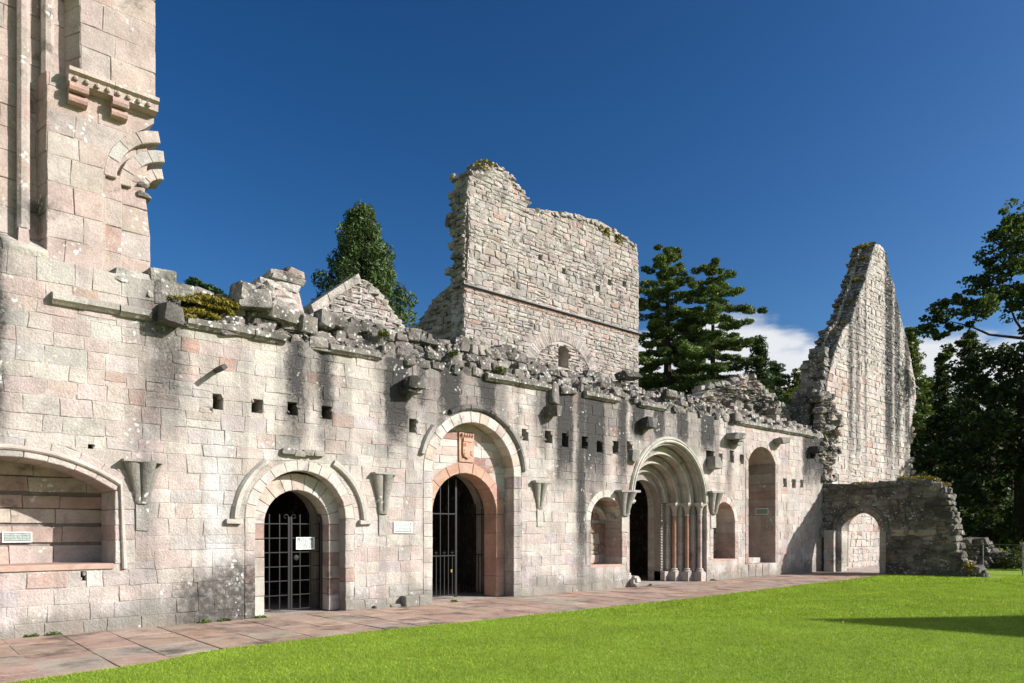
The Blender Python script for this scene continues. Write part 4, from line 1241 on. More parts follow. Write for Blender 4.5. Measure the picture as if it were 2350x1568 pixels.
# ================================================================ tall tower fragment behind the wall
tower = thing('ruined_tower_wall', 'tall broken block of pale rubble masonry standing behind the middle of the wall', 'ruin', (20.5, 7.4, 0))
YK = 7.0
def pk(lst, Y): return [P2(a, b, Y) for a, b in lst]
tout = pk([(1067, 800), (1066, 700), (1071, 655), (1074, 600), (1078, 540), (1076, 480), (1073, 430), (1078, 404), (1098, 388), (1132, 370), (1148, 384), (1176, 404), (1186, 428), (1200, 440), (1212, 456), (1209, 477), (1252, 482), (1312, 489), (1360, 508), (1396, 519), (1443, 548), (1463, 568), (1467, 640), (1466, 758), (1466, 860)], YK)
tout = [(tout[0][0], 4.5)] + tout + [(tout[-1][0], 4.5)]
xw, zw = P2(1294, 812, YK)
warch = Arch(xw, .30, zw - .55, zw + .12, .22)
relief = Arch(xw, 1.65, 7.2, 7.45)
lim = scan(tout)
def lim_safe(z):
    r = lim(z)
    return (r[0] + rnd.uniform(-.05, .08), r[1] + rnd.uniform(-.10, .05)) if r else None
small = [px_rect(a, b, 9, 14, YK) for a, b in ((1295, 622), (1486 - 86, 648), (1434, 652), (1372, 662), (1240, 590))]
items = lay(FX(YK), courses(4.6, 10.22, .12, .24), lim_safe, [warch, relief.grow(.5)] + small, (0.22, 0.62), pal_tower, split=.12, jit=.012, cj=.024, ch=.018, gap=.008, dome=.01, zj=.02)
items += lay(FX(YK), courses(7.45, 9.0, .10, .18), lambda z: relief.at(z), [warch], (0.16, 0.45), pal_tower, split=.05, jit=.03, cj=.025, ch=.03, gap=.008, fine=False)
zs_ = P2(1209, 477, YK)[1]; xs_ = P2(1211, 470, YK)[0]
kw_ = dict(split=.2, jit=.014, cj=.03, ch=.022, gap=.006, dome=.008, zj=.02)
items += lay(FX(YK), courses(10.30, zs_, .13, .28), lim_safe, small, (0.22, 0.62), pal_tower, **kw_)
tL = scan([(tout[0][0], 4)] + [p for p in tout[1:-1] if p[0] <= xs_ + .2 and p[1] > 4.6] + [(xs_, zs_), (xs_, 4)])
tR = scan([(xs_ + .02, 4), (xs_ + .02, zs_)] + [p for p in tout[1:-1] if p[0] > xs_ + .2 and p[1] > 13] + [(tout[-1][0], 4)])
for T in (tL, tR):
    items += lay(FX(YK), courses(zs_, max(p[1] for p in tout) - .02, .13, .24), (lambda z, T=T: (T(z)[0] + rnd.uniform(-.04, .06), T(z)[1] + rnd.uniform(-.08, .04)) if T(z) else None), [], (0.2, 0.5), pal_tower, **kw_)
ra = [items.append((*stone([(xw + r * math.cos(q), 7.45 + r * math.sin(q)) for r, q in ((1.68, a), (2.2, a), (2.2, b), (1.68, b))], FX(YK), proud=.0, back=.05, gap=.001, ch=.007, jit=.008, cj=.012, mids=False), pal_tower(0, 0, rnd), (xw, YK, 8.5), .06)) for a, b in [(math.pi * i / 54, math.pi * (i + 1) / 54) for i in range(6, 48)]]
# thickness on the left, seen in shade, and the wall that runs back from it
def lim_side(z):
    if z > 15: return None
    w = .72 + .14 * math.sin(z * 3.1) + .08 * math.sin(z * 7)
    if z < 10.4:
        w = 3.9 - max(0, (z - 8.7)) * 1.25 + .15 * math.sin(z * 8)
    return (-YK - w, -YK - .03)
xl = tout[2][0]
items += lay(lambda u, v, d: (xl + .02 + (.25 if v > 12.6 else 0) * (v - 12.6) / 2 - d, -u, v), courses(5, 14.5, .14, .26), lim_side, [], (0.25, 0.6), lambda u, v, r: pick(r, [(3, (.36, .32, .28)), (3, (.42, .35, .30)), (2, (.28, .25, .22))]), split=.1, jit=.05, cj=.03, ch=.035, gap=.008)
emit(items, tower, M_TOWER, 'stone', 300, 'masonry')
core('wall_core', FX(YK), tout, [warch.poly()] + [s.poly() for s in small], .75, .03, M_TOWER, tower)
vs_ = [(xl + .1, YK + .5, 4.5), (xl + .1, YK + 3.9, 4.5), (xl + .1, YK + 3.7, 8.7), (xl + .1, YK + 2.2, 9.9), (xl + .1, YK + 1.6, 10.3), (xl + .1, YK + .5, 10.4)]
mb = MB(); n = 6; mb.add(vs_ + [(x + .7, y, z) for x, y, z in vs_], [tuple(range(n)), tuple(range(n, 2 * n))[::-1]] + [(i, (i + 1) % n, n + (i + 1) % n, n + i) for i in range(n)], (.36, .31, .27)); mb.build('wall_core', M_TOWER, tower)
MB().box(xw - .5, xw + .5, YK + .5, YK + .6, zw - .8, zw + .6, (.40, .27, .22)).build('window_back', M_TOWER, tower)
a, b = xl - .12, P2(1466, 758, YK)[0] + .05
n = 7
for i in range(n):
    x0, x1 = a + (b - a) * i / n, a + (b - a) * (i + 1) / n
    vs_ = [(x, y, z) for x in (x0, x1 + .02) for y, z in ((YK, 10.335), (YK - .13, 10.285), (YK - .135, 10.255), (YK, 10.245))]
    MB().add(vs_, [(0, 1, 5, 4), (1, 2, 6, 5), (2, 3, 7, 6), (0, 3, 2, 1), (4, 5, 6, 7)], (.2, .2, .2)).build('lead_flashing', M_LEAD, tower)
MB().box(a - .0, a + .14, YK - .13, YK + .6, 10.262, 10.30).build('lead_flashing', M_LEAD, tower)
items = []
for z in (10.13, 10.2): items += lay(FX(YK), [z - .035, z + .035], lambda z: (a + .1, b - .05), [], (.2, .3), lambda u, v, r: pick(r, [(1, (.45, .24, .17)), (2, (.46, .33, .27))]), gap=.004, ch=.006, fine=False, proud=.02)
emit(items, tower, M_TOWER, 'brick', 60, 'brick_band')
# capstones along the broken top
items = []
tp = [(1078, 404), (1098, 388), (1132, 370), (1148, 384), (1176, 404), (1186, 428), (1200, 440), (1211, 456), (1209, 480), (1252, 484), (1312, 491), (1360, 510), (1396, 521), (1443, 550), (1463, 570)]
for (p, q) in zip(tp, tp[1:]):
    (xa, za), (xb, zb) = P2(*p, YK), P2(*q, YK)
    n = max(2, int(math.hypot(xb - xa, zb - za) / .2))
    for i in range(n):
        t = (i + rnd.random()) / n
        for y in (.12, .42, .7):
            items.append(rock_item((xa + (xb - xa) * t, YK + y, za + (zb - za) * t - .06 + rnd.uniform(-.06, .06)), (rnd.uniform(.16, .34), .36, rnd.uniform(.10, .18)), pal_tower(0, 0, rnd)))
for z in [5.5 + i * .22 for i in range(41)]:
    y = YK + .72 + .14 * math.sin(z * 3.1) + .08 * math.sin(z * 7)
    if z > 10.4: items.append(rock_item((xl + .35 + rnd.uniform(-.25, .1), y + rnd.uniform(-.05, .08), z), (.5, .4, .22), (.36, .32, .28)))
for i in range(26):
    t = i / 25; items.append(rock_item((xl + .2, YK + 1.2 + 2.7 * t, 10.3 - 1.6 * t + rnd.uniform(-.06, .1)), (.5, .3, .26), (.30, .27, .24)))
emit(items, tower, M_TOWER, 'rubble_stone', 120, 'rubble_core')
moss('moss_cushion', [((P2(p, q, YK)[0], YK + .2, P2(p, q, YK)[1] - .1), (.4, .35, .1)) for p, q in ((1105, 380), (1122, 372), (1385, 524), (1420, 540))] + [((P2(1420, 552, YK)[0], YK + .02, P2(1420, 552, YK)[1] - .1), (.25, .06, .2)), ((P2(1390, 536, YK)[0], YK + .02, P2(1390, 536, YK)[1] - .1), (.2, .06, .18))], tower, 200, .045)

# ================================================================ little gable behind the wall
gab = thing('small_gable', 'small weathered stone gable with one raking coping slab, below the round conifer', 'ruin', (9.5, 5.3, 0))
YG = 5.0
gp = pk([(700, 712), (812, 640), (838, 648), (868, 672), (925, 752)], YG)
gout = [(gp[0][0], 4.5)] + gp + [(gp[-1][0] + .6, gp[-1][1] - .8), (gp[-1][0] + .6, 4.5)]
gl = scan(gout)
items = lay(FX(YG), courses(4.6, gp[1][1] - .02, .13, .22), lambda z: gl(z), [], (.2, .5), lambda u, v, r: pick(r, [(5, (.34, .31, .28)), (3, (.37, .30, .27)), (2, (.28, .26, .235))]), split=.1, jit=.025, cj=.02, ch=.025, gap=.006, fine=False)
emit(items, gab, M_TOWER, 'stone', 130, 'masonry')
core('wall_core', FX(YG), gout, [], .6, .02, M_TOWER, gab)
(xa, za), (xb, zb) = P2(703, 704, YG), P2(813, 632, YG)
n = 3
for i in range(n):
    p = [(xa + (xb - xa) * t, za + (zb - za) * t) for t in (i / n + .004, (i + 1) / n - .004)]
    q = [(x + .09, z - .20) for x, z in p]
    v, f = stone([p[0], p[1], q[1], q[0]], FX(YG - .26), back=.95, gap=.0, ch=.012, jit=.006, mids=False); MB().add(v, f, (.46, .42, .36)).build('coping_slab', M_TOWER, gab)
items = []
for (p, q) in (((812, 640), (838, 648)), ((838, 648), (868, 672)), ((868, 672), (925, 752))):
    (x0, z0), (x1, z1) = P2(*p, YG), P2(*q, YG)
    for i in range(7): t = (i + .5) / 7; items.append(rock_item((x0 + (x1 - x0) * t, YG + .25, z0 + (z1 - z0) * t - .05), (.34, .55, .2), (.38, .345, .30)))
emit(items, gab, M_TOWER, 'rubble_stone', 40, 'rubble_core')

# stub of masonry left of the gable
stubt = thing('masonry_stub', 'short leaning stump of pinkish masonry with overhanging capstones left of the small gable', 'ruin', (P2(650, 700, 2.2)[0], 2.4, 5.5))
items = []
for (px, py, w, h, c) in ((648, 690, .95, .3, CREAM), (652, 672, .9, .28, PINK), (655, 655, .9, .25, PALE), (625, 700, .7, .3, GREY), (640, 712, 1.2, .4, CREAM), (670, 700, .6, .4, PINK), (670, 718, .7, .4, GREY), (600, 716, .6, .4, GREY)):
    X, Z = P2(px, py, 2.2); items.append(rock_item((X, 2.4, Z - .05), (w * .75, .7, h * .9), c, .06))
for (px, py, w, h, c) in ((650, 640, 1.0, .22, (.42, .35, .31)), (668, 632, .7, .2, (.45, .33, .28)), (655, 646, 1.15, .14, GREY), (608, 652, .6, .16, PALE), (618, 660, .6, .14, CREAM), (596, 663, .5, .14, GREY)):
    X, Z = P2(px, py, 2.2); items.append(rock_item((X, 2.3, Z), (w * .72, .7, h * .9), c, .08))
emit(items, stubt, M_TOWER, 'stone', 40)
MB().box(P2(600, 700, 2.2)[0], P2(685, 700, 2.2)[0], 2.2, 2.7, 5.2, P2(650, 690, 2.2)[1], (.36, .32, .28), .03).build('masonry', M_TOWER, stubt)

# mound of broken masonry on the right half of the wall head
mound = thing('rubble_mound', 'jagged heap of grey rubble on the wall head in front of the cedars', 'ruin', (P2(1700, 930, 1.6)[0], 1.8, 5.6))
items = []
mo = [(1600, 905), (1622, 886), (1650, 882), (1680, 878), (1700, 866), (1722, 868), (1735, 890), (1758, 905), (1775, 925), (1800, 935), (1860, 975)]
for (p, q) in zip(mo, mo[1:]):
    n = max(2, (q[0] - p[0]) // 7)
    for i in range(n):
        t = (i + .5) / n; px = p[0] + (q[0] - p[0]) * t; py = p[1] + (q[1] - p[1]) * t
        for k in range(6):
            Y = 1.75 - .26 * k + rnd.uniform(-.12, .12)
            X, Z = P2(px, py, 1.7)
            zz = Z - k * (Z - 5.5) / 5.0 + rnd.uniform(-.08, .06)
            items.append(rock_item((X + rnd.uniform(-.1, .1), Y, zz), (rnd.uniform(.22, .46), rnd.uniform(.3, .5), rnd.uniform(.15, .26)), pick(rnd, [(3, (.34, .31, .27)), (3, (.22, .20, .18)), (1.5, (.44, .39, .34)), (.6, (.34, .23, .18))]), .22))
mop = [P2(a, b + 8, 1.3) for a, b in mo]; ms = scan([(mop[0][0], 5.2)] + mop + [(mop[-1][0], 5.2)])
items = [q for k_, q in enumerate(items) if k_ % 6 in (0, 1) or rnd.random() < .25]
items += lay(FX(1.15), courses(5.4, max(p[1] for p in mop) - .05, .15, .26), lambda z: ms(z), [], (.18, .48), lambda u, v, r: pick(r, [(3, (.33, .30, .265)), (3, (.22, .20, .18)), (1.5, (.43, .38, .335)), (.4, (.34, .24, .19))]), split=.2, jit=.09, cj=.03, ch=.04, gap=.004, proud=.03, dome=.02, back=.6)
emit(items, mound, M_RUB, 'rubble_stone', 150, 'rubble_core')

# ================================================================ tall gable end, right
YS = .35
south = thing('gable_wall', 'very tall pointed remnant of a pinkish gable wall at the far right end', 'ruin', (33.5, .9, 0))
sl = [(1904, 1330), (1900, 930), (1896, 884), (1913, 824), (1934, 758), (1954, 738), (1970, 685), (1987, 640), (2003, 580), (2011, 560), (2021, 562), (2034, 580), (2044, 632), (2053, 656), (2061, 701), (2073, 750), (2085, 791), (2103, 890), (2101, 926), (2091, 975), (2088, 1098), (2088, 1330)]
so_ = pk(sl, YS)
lim_s = scan(so_)
def lim_s2(z):
    r = lim_s(z)
    return (r[0] + rnd.uniform(-.03, .06), r[1] + rnd.uniform(-.12, .06)) if r else None
zmax = max(p[1] for p in so_)
slit = px_rect(2018, 687, 4, 24, YS)
items = lay(FX(YS), courses(-.6, 8.6, .24, .34), lim_s2, [], (.3, .62), pal_gable, split=.12, jit=.014, cj=.012, ch=.02, gap=.006)
items += lay(FX(YS), courses(8.6, zmax - .05, .15, .27), lim_s2, [slit], (.24, .55), pal_gable, split=.12, jit=.020, cj=.025, ch=.024, gap=.006, dome=.006)
emit(items, south, M_GABLE, 'stone', 300, 'masonry')
core('wall_core', FX(YS), so_, [slit.poly()], .95, .02, M_GABLE, south)
# raking broken edge facing the viewer, with the raised raggle course
items = []
le = [(1896, 884), (1913, 824), (1934, 758), (1954, 738), (1970, 685), (1987, 640), (2003, 580), (2012, 556)]
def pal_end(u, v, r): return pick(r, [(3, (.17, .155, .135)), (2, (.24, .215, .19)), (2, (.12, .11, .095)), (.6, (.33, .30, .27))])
end = []
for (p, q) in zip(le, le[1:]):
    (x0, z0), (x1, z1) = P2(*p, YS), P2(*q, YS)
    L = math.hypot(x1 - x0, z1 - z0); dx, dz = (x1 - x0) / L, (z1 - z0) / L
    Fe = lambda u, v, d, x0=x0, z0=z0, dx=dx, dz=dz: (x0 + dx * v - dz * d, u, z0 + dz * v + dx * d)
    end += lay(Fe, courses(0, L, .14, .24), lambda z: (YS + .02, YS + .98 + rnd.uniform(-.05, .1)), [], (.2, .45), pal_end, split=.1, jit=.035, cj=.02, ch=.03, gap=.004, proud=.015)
    n = max(2, int(L / .3))
    for i in range(n):
        t = (i + .5) / n                                             # the pale raised raggle course and the stepped outer stones
        items.append(rock_item((x0 + (x1 - x0) * t - .03, YS + .60, z0 + (z1 - z0) * t + .02), (.2, .12, .34), (.40, .365, .33), .10))
        if i % 3 == 0: items.append(rock_item((x0 + (x1 - x0) * t - .06, YS + .86, z0 + (z1 - z0) * t), (.30, .34, .16), (.20, .18, .15), .12))
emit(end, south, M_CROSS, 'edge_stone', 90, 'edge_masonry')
# flaring core below it
prof_e = [(8.9, .1, .85), (8.0, .0, 1.0), (7.2, -.1, 1.4), (6.6, -.3, 1.6), (5.9, -.6, 1.9)]
z = 5.6
while z < 9.1:
    dx = np.interp(-z, [-p[0] for p in prof_e], [p[1] for p in prof_e]); yy = np.interp(-z, [-p[0] for p in prof_e], [p[2] for p in prof_e])
    y = .25 + YS
    while y < yy + YS:
        items.append(rock_item((so_[1][0] + dx * (.3 + .7 * (y - YS) / yy) + rnd.uniform(-.15, .1), y, z), (rnd.uniform(.35, .6), .4, rnd.uniform(.18, .28)), pal_rub(0, 0, rnd), .2)); y += .32
    z += .2
# rubble core where the cross wall was torn off, column of stones in front of the face
z = .1
while z < 7.2:
    half = .75 if z > 4 else .45
    xc = np.interp(z, [0, 3.4, 4.2, 5.2, 6.2, 7.2], [28.3, 28.45, 28.55, 28.75, 28.9, 28.6])
    for i in range(5):
        xx = xc + (i - 2) / 2 * half + rnd.uniform(-.1, .1)
        if rnd.random() < .6: continue
        items.append(rock_item((xx, rnd.uniform(.05, .3) + (.15 if z > 6.4 else 0), z + rnd.uniform(-.06, .06)), (rnd.uniform(.26, .5), rnd.uniform(.3, .6), rnd.uniform(.16, .27)), pal_rub(0, 0, rnd) if rnd.random() < .6 else pick(rnd, [(1, PINK), (1, CREAM), (.5, RED)]), .3))
    z += .17
items += lay(FX(.10), courses(.1, 7.0, .14, .25), lambda z: (float(np.interp(z, [0, 3.4, 5.3, 6.2, 7.0], [28.1, 28.1, 27.8, 28.0, 28.2])) + rnd.uniform(-.08, .08), float(np.interp(z, [0, 3.4, 4.2, 5.2, 6.4, 7.0], [28.7, 28.9, 29.15, 29.45, 29.6, 29.0])) + rnd.uniform(-.12, .12)), [], (.16, .42), lambda u, v, r: pal_rub(u, v, r) if r.random() < .55 else pick(r, [(2, PINK), (2, CREAM), (.5, RED)]), split=.2, jit=.07, cj=.03, ch=.035, gap=.004, proud=.04, dome=.02, back=.25)
# toothing stones on the right edge
for (px, py) in ((2096, 985), (2100, 998), (2094, 1012), (2098, 1055), (2094, 1070), (2099, 1084), (2098, 905), (2100, 925)):
    X, Z = P2(px, py, YS); items.append(rock_item((X + .1, YS + .3, Z), (.55, .5, .26), pal_gable(0, 0, rnd), .25))
emit(items, south, M_RUB, 'rubble_stone', 300, 'rubble_core')
MB().box(27.9, 29.4, .55, 1.5, -.3, 6.6, (.25, .22, .19)).build('rubble_core', M_RUB, south)
moss('moss_cushion', [((P2(p, q, YS)[0] + .02, YS + .5, P2(p, q, YS)[1]), (.16, .4, .06)) for p, q in ((2004, 560), (2014, 556), (2000, 590), (1985, 640), (1970, 690), (1953, 740), (1938, 757))], south, 170, .04)

# ================================================================ cross wall with the low arch
XC = 28.1
cross = thing('cross_wall', 'low dark rubble wall in shade with a round arch, broken off at its right end', 'wall', (28.5, -2.6, 0))
def PU(px, py):
    """point on the cross wall face: u (towards the viewer) and z"""
    q = (px - 1175.0) / FPX
    yy = XC * (ST - q * CT) / (CT + q * ST)
    d = XC * CT + yy * ST
    return (-(yy - CAM_D), CAM_H + (1215 - py) * d / FPX)
co = [PU(*p) for p in ((1898, 1118), (1935, 1116), (1960, 1118), (1985, 1113), (2020, 1110), (2050, 1108), (2075, 1103), (2110, 1102), (2140, 1107), (2160, 1118), (2168, 1130), (2172, 1160), (2182, 1185), (2186, 1215), (2188, 1240), (2193, 1262), (2205, 1282), (2216, 1300), (2228, 1326))]
co = [(-.05, -.3), (-.05, 3.5)] + co + [(co[-1][0], -.3)]
u0, u1 = PU(1932, 1300)[0], PU(2018, 1300)[0]
zt = PU(1975, 1177)[1]
A_c = Arch((u0 + u1) / 2, (u1 - u0) / 2, -.3, zt - (u1 - u0) / 2)
lc = scan(co)
def lc2(z):
    r = lc(z)
    return (r[0], r[1] + rnd.uniform(-.10, .12)) if r else None
items = lay(FNX(XC), courses(-.02, max(p[1] for p in co) - .04, .15, .32), lc2, [A_c.grow(.24)], (.22, .62), pal_dark, split=.15, jit=.05, cj=.03, ch=.035, gap=.008, dome=.015)
emit(items, cross, M_CROSS, 'stone', 260, 'masonry')
core('wall_core', FNX(XC), co, [A_c.grow(.03).poly()], .62, .02, M_CROSS, cross, (.2, .18, .155))
jambs(FNX(XC), A_c, .24, cross, M_DRESS, .5, 0, A_c.s, lambda u, v, r: pick(r, [(1, (.40, .36, .31)), (1, (.34, .30, .26))]), (.3, .45))
ring(FNX(XC), A_c, .24, 11, cross, M_CROSS, depth=.5, pal=lambda u, v, r: pick(r, [(1, (.34, .30, .26)), (1, (.27, .24, .21))]), proud=.02)
v, f = sweep(Arch(0, A_c.h + .26, 0, A_c.s), [(.0, .02), (.0, -.05), (.06, -.08), (.09, -.02), (.09, .02)], 24)
MB().add([(XC + y, -(A_c.xc + x), z) for x, y, z in v], f, (.24, .22, .19)).build('hood_mould', M_CROSS, cross)
items = lay(FNX(XC - .07), [.0, .18, .34], lambda z: (A_c.xc + A_c.h + .3, co[-2][0] - .4), [], (.5, .9), pal_dark, split=0, jit=.012, ch=.02)
for v, f, c, _, _ in items: MB().add(v, f, c).build('plinth_stone', M_CROSS, cross)
ua, ub = PU(2045, 1222)[0], PU(2150, 1222)[0]
za = PU(2100, 1232)[1]
v, f = stone([(ua, za), (ub, za + .05), (ub, za + .26), (ua, za + .26)], FNX(XC), proud=.02, ch=.01, jit=.004); MB().add(v, f, (.36, .29, .23)).build('lintel_slab', M_DRESS, cross)
# engaged pier beside the arch
for z0, z1 in ((0, .45), (.45, .9), (.9, 1.35), (1.35, 1.62)):
    v, f = stone([(.12, z0), (.52, z0), (.52, z1), (.12, z1)], FNX(XC - .28), back=.30, gap=.003, ch=.01, jit=.004); MB().add(v, f, pal_dress(0, 0, rnd)).build('pier_stone', M_DRESS, cross)
items = []
for i in range(len(co) - 2):
    if i < 1: continue
    (ua, za), (ub, zb) = co[i], co[i + 1]
    n = max(1, int(math.hypot(ub - ua, zb - za) / .17))
    for k in range(n):
        t = (k + .5) / n
        for d in (.12, .34, .52):
            uu, zz = ua + (ub - ua) * t, za + (zb - za) * t
            out_ = .04 if ub - ua < .3 else 0
            items.append(rock_item((XC + d, -(uu + out_ - .06), max(.05, zz - .03)), (.36, rnd.uniform(.22, .42), rnd.uniform(.13, .24)), pal_rub(0, 0, rnd), .25))
for i in range(14):
    u = co[-1][0]; items.append(rock_item((XC + rnd.uniform(0, .9), -(u + rnd.uniform(-.3, .22)), rnd.uniform(.02, .3)), (.4, .4, .25), pal_rub(0, 0, rnd)))
emit(items, cross, M_CROSS, 'rubble_stone', 180, 'rubble_core')
moss('moss_cushion', [((XC + .4, -u, z + .03), (.4, .3, .06)) for u, z in (PU(2075, 1100), PU(2110, 1099), PU(2125, 1102), PU(2150, 1114), PU(1965, 1112))] + [((XC + .1, -u, z), (.3, .15, .12)) for u, z in (PU(2222, 1300), PU(2230, 1312))], cross, 220, .035)

# ================================================================ far ruin lump, fence
lump = thing('ruined_footing', 'low dark heap of old footings behind the wire fence', 'ruin', (*GP(2240, 31), 0))
items = []
for (px, h, w) in ((2205, 1.2, .9), (2225, 1.25, .9), (2245, 1.1, .8), (2262, .8, .7), (2280, .55, .7), (2298, .35, .6)):
    x, y = GP(px, 31)
    for k in range(5):
        z = h * (k + .5) / 5
        for q in range(2): items.append(rock_item((x + rnd.uniform(-.2, .2), y + rnd.uniform(-.5, .5), z), (w * .8, .6, h / 3.6), pick(rnd, [(2, (.10, .09, .08)), (1, (.16, .14, .12))]), .3))  # stone colours darkened in place of tree shade
emit(items, lump, M_CROSS, 'rubble_stone', 60, 'rubble_core')
fence = thing('wire_fence', 'thin metal post and rail fence along the dark edge of the wood', 'fence', (*GP(2255, 26.6), 0))
posts = [GP(2256, 26.6), GP(2347, 25.8), GP(2440, 25.2), GP(2540, 24.6)]
posts = [(2 * posts[0][0] - posts[1][0], 2 * posts[0][1] - posts[1][1])] + posts
for x, y in posts:
    mb = MB(); mb.tube([(x, y, -.05), (x, y, 1.18)], .022, 6); mb.build('post', M_GALV, fence)
for z in (1.1, .64):
    for (xa, ya), (xb, yb) in zip(posts, posts[1:]):
        mb = MB(); mb.tube([(xa, ya, z), (xb, yb, z)], .012, 5); mb.build('rail', M_GALV, fence)

# the gable that throws the pointed shadow across the lawn from the right
sg = thing('ruined_gable', 'pinkish stone gable out on the right side of the lawn', 'ruin', (26.4, -25.5, 0))
gx, gy, gh = 12.42 + 14.0, -7.26 - 18.3, 11.55
gpoly = [(gx - 4.4, 0), (gx + 4.4, 0), (gx + 4.4, 7.2), (gx + .3, gh - .28), (gx, gh + .05), (gx - .3, gh - .28), (gx - 4.4, 7.2)]
core('wall_core', FX(gy), gpoly, [Arch(gx, 1.2, 2.0, 4.0).poly()], .9, .02, M_GABLE, sg)
items = lay(FX(gy), courses(.0, gh, .35, .5), scan(gpoly), [Arch(gx, 1.2, 2.0, 4.0)], (.5, .9), pal_gable, fine=False)
emit(items, sg, M_GABLE, 'stone', 20, 'masonry')
# ================================================================ trees
def leaf_cloud(centres, radii, counts, size, col, flat=1.0, up=0.0, long=1.0, cvar=0.45):
    """many small leaf faces in ellipsoidal clumps; returns verts, quads, colours"""
    centres, radii, counts = np.asarray(centres, float), np.asarray(radii, float), np.asarray(counts, int)
    idx = np.repeat(np.arange(len(centres)), counts)
    m = len(idx)
    q = nrg.normal(size=(m, 3)); q /= np.linalg.norm(q, axis=1)[:, None]
    q *= nrg.uniform(0.25, 1.0, (m, 1)) ** 0.5
    P = centres[idx] + q * radii[idx]
    a = nrg.normal(size=(m, 3)); a[:, 2] = a[:, 2] * flat + up; a /= np.linalg.norm(a, axis=1)[:, None]
    b = nrg.normal(size=(m, 3)); b[:, 2] *= flat
    b -= a * (a * b).sum(1)[:, None]; b /= np.linalg.norm(b, axis=1)[:, None]
    s = size * nrg.uniform(0.6, 1.35, (m, 1))
    A, B = a * s * long, b * s
    V = np.stack([P - A * .5, P + B * .42, P + A * .5, P - B * .42], 1).reshape(-1, 3)
    F = np.arange(m * 4).reshape(-1, 4)
    clump = nrg.uniform(1 - cvar, 1 + cvar, (len(centres), 1))[idx]
    k = clump * nrg.uniform(.7, 1.3, (m, 1))
    h = nrg.uniform(0, 1, (m, 1))
    c = (np.array(col)[None, :] * (1 - .35 * h) + np.array((col[0] * 1.5, col[1] * 1.15, col[2] * .8))[None, :] * .35 * h) * k
    return V, F, np.repeat(c, 4, axis=0)

def branch_tree(name, label, x, y, h, r, seed, style, n, per, size, col, group, trunk_r=.35, base=.12, mat=None, lean=0.0):
    """conifers: tapered trunk, whorls of limbs, foliage sprays along each limb"""
    rs = np.random.default_rng(seed); rp = random.Random(seed)
    t = thing(name, label, 'tree', (x, y, 0), group)
    mb = MB(); mb.tube([(x, y, -.2), (x, y, h * .3), (x + lean * .5, y, h * .65), (x + lean, y, h * .97)], [trunk_r * 1.25, trunk_r * .9, trunk_r * .5, .03], 8, (.06, .047, .036))
    C, R, K = [], [], []
    for i in range(n):
        u = (i + rp.random()) / n                                     # 0 bottom .. 1 top
        z = h * (base + (1 - base) * u)
        if style == 'sequoia': L = r * (1.0 - u) ** .80 * (.58 + .42 * rp.random()) + .2
        elif style == 'spruce': L = r * (1 - u) ** .95 * (.7 + .3 * rp.random()) + .15
        else: L = r * (1 - u ** 2.0) ** .75 * (.35 + .75 * rp.random() ** 1.3) + .4
        az = i * 2.399 + rp.uniform(-.4, .4)
        dx, dy = math.cos(az), math.sin(az)
        ox, oy = x + lean * u, y
        slope = {'sequoia': .32, 'spruce': -.22, 'cedar': .10 + .25 * u}[style]
        ns = max(2, int(L / {'sequoia': .75, 'spruce': .6, 'cedar': .55}[style]))
        tip = (ox + dx * L, oy + dy * L, z + slope * L * (.6 if style == 'cedar' else 1))
        if i % (2 if style == 'cedar' else 4) == 0:
            mb.tube([(ox, oy, z), ((ox + tip[0]) / 2, (oy + tip[1]) / 2, z + slope * L * .45), tip], [max(.03, trunk_r * .22 * (1 - u)), .03, .012], 5, (.06, .047, .036), cap=False)
        for k in range(ns):
            w = (k + .8) / ns
            if style == 'cedar' and w < .25: continue
            px, py = ox + dx * L * w, oy + dy * L * w
            pz = z + slope * L * w - ({'cedar': .22, 'spruce': .10, 'sequoia': 0}[style] * L * w * w)
            wid = {'sequoia': .62, 'spruce': .40 + .25 * L / r, 'cedar': .28 + .50 * math.sin(math.pi * min(1, w * .9)) * L / r}[style]
            C.append((px + rp.uniform(-.25, .25), py + rp.uniform(-.25, .25), pz + rp.uniform(-.15, .15)))
            R.append({'sequoia': (wid * .85, wid * .85, wid * .95), 'spruce': (wid, wid, wid * .55), 'cedar': (wid, wid, .20)}[style])
            K.append(int(per * rp.uniform(.7, 1.3)))
    mb.build('trunk', M_BARK, t)
    V, F, c = leaf_cloud(C, R, K, size, col, flat={'sequoia': 1.0, 'spruce': .6, 'cedar': .55}[style], up=.35 if style == 'sequoia' else 0, long=2.8, cvar=.42)
    np_mesh('crown', V, F, c, mat or M_NEEDLE, t)
    return t

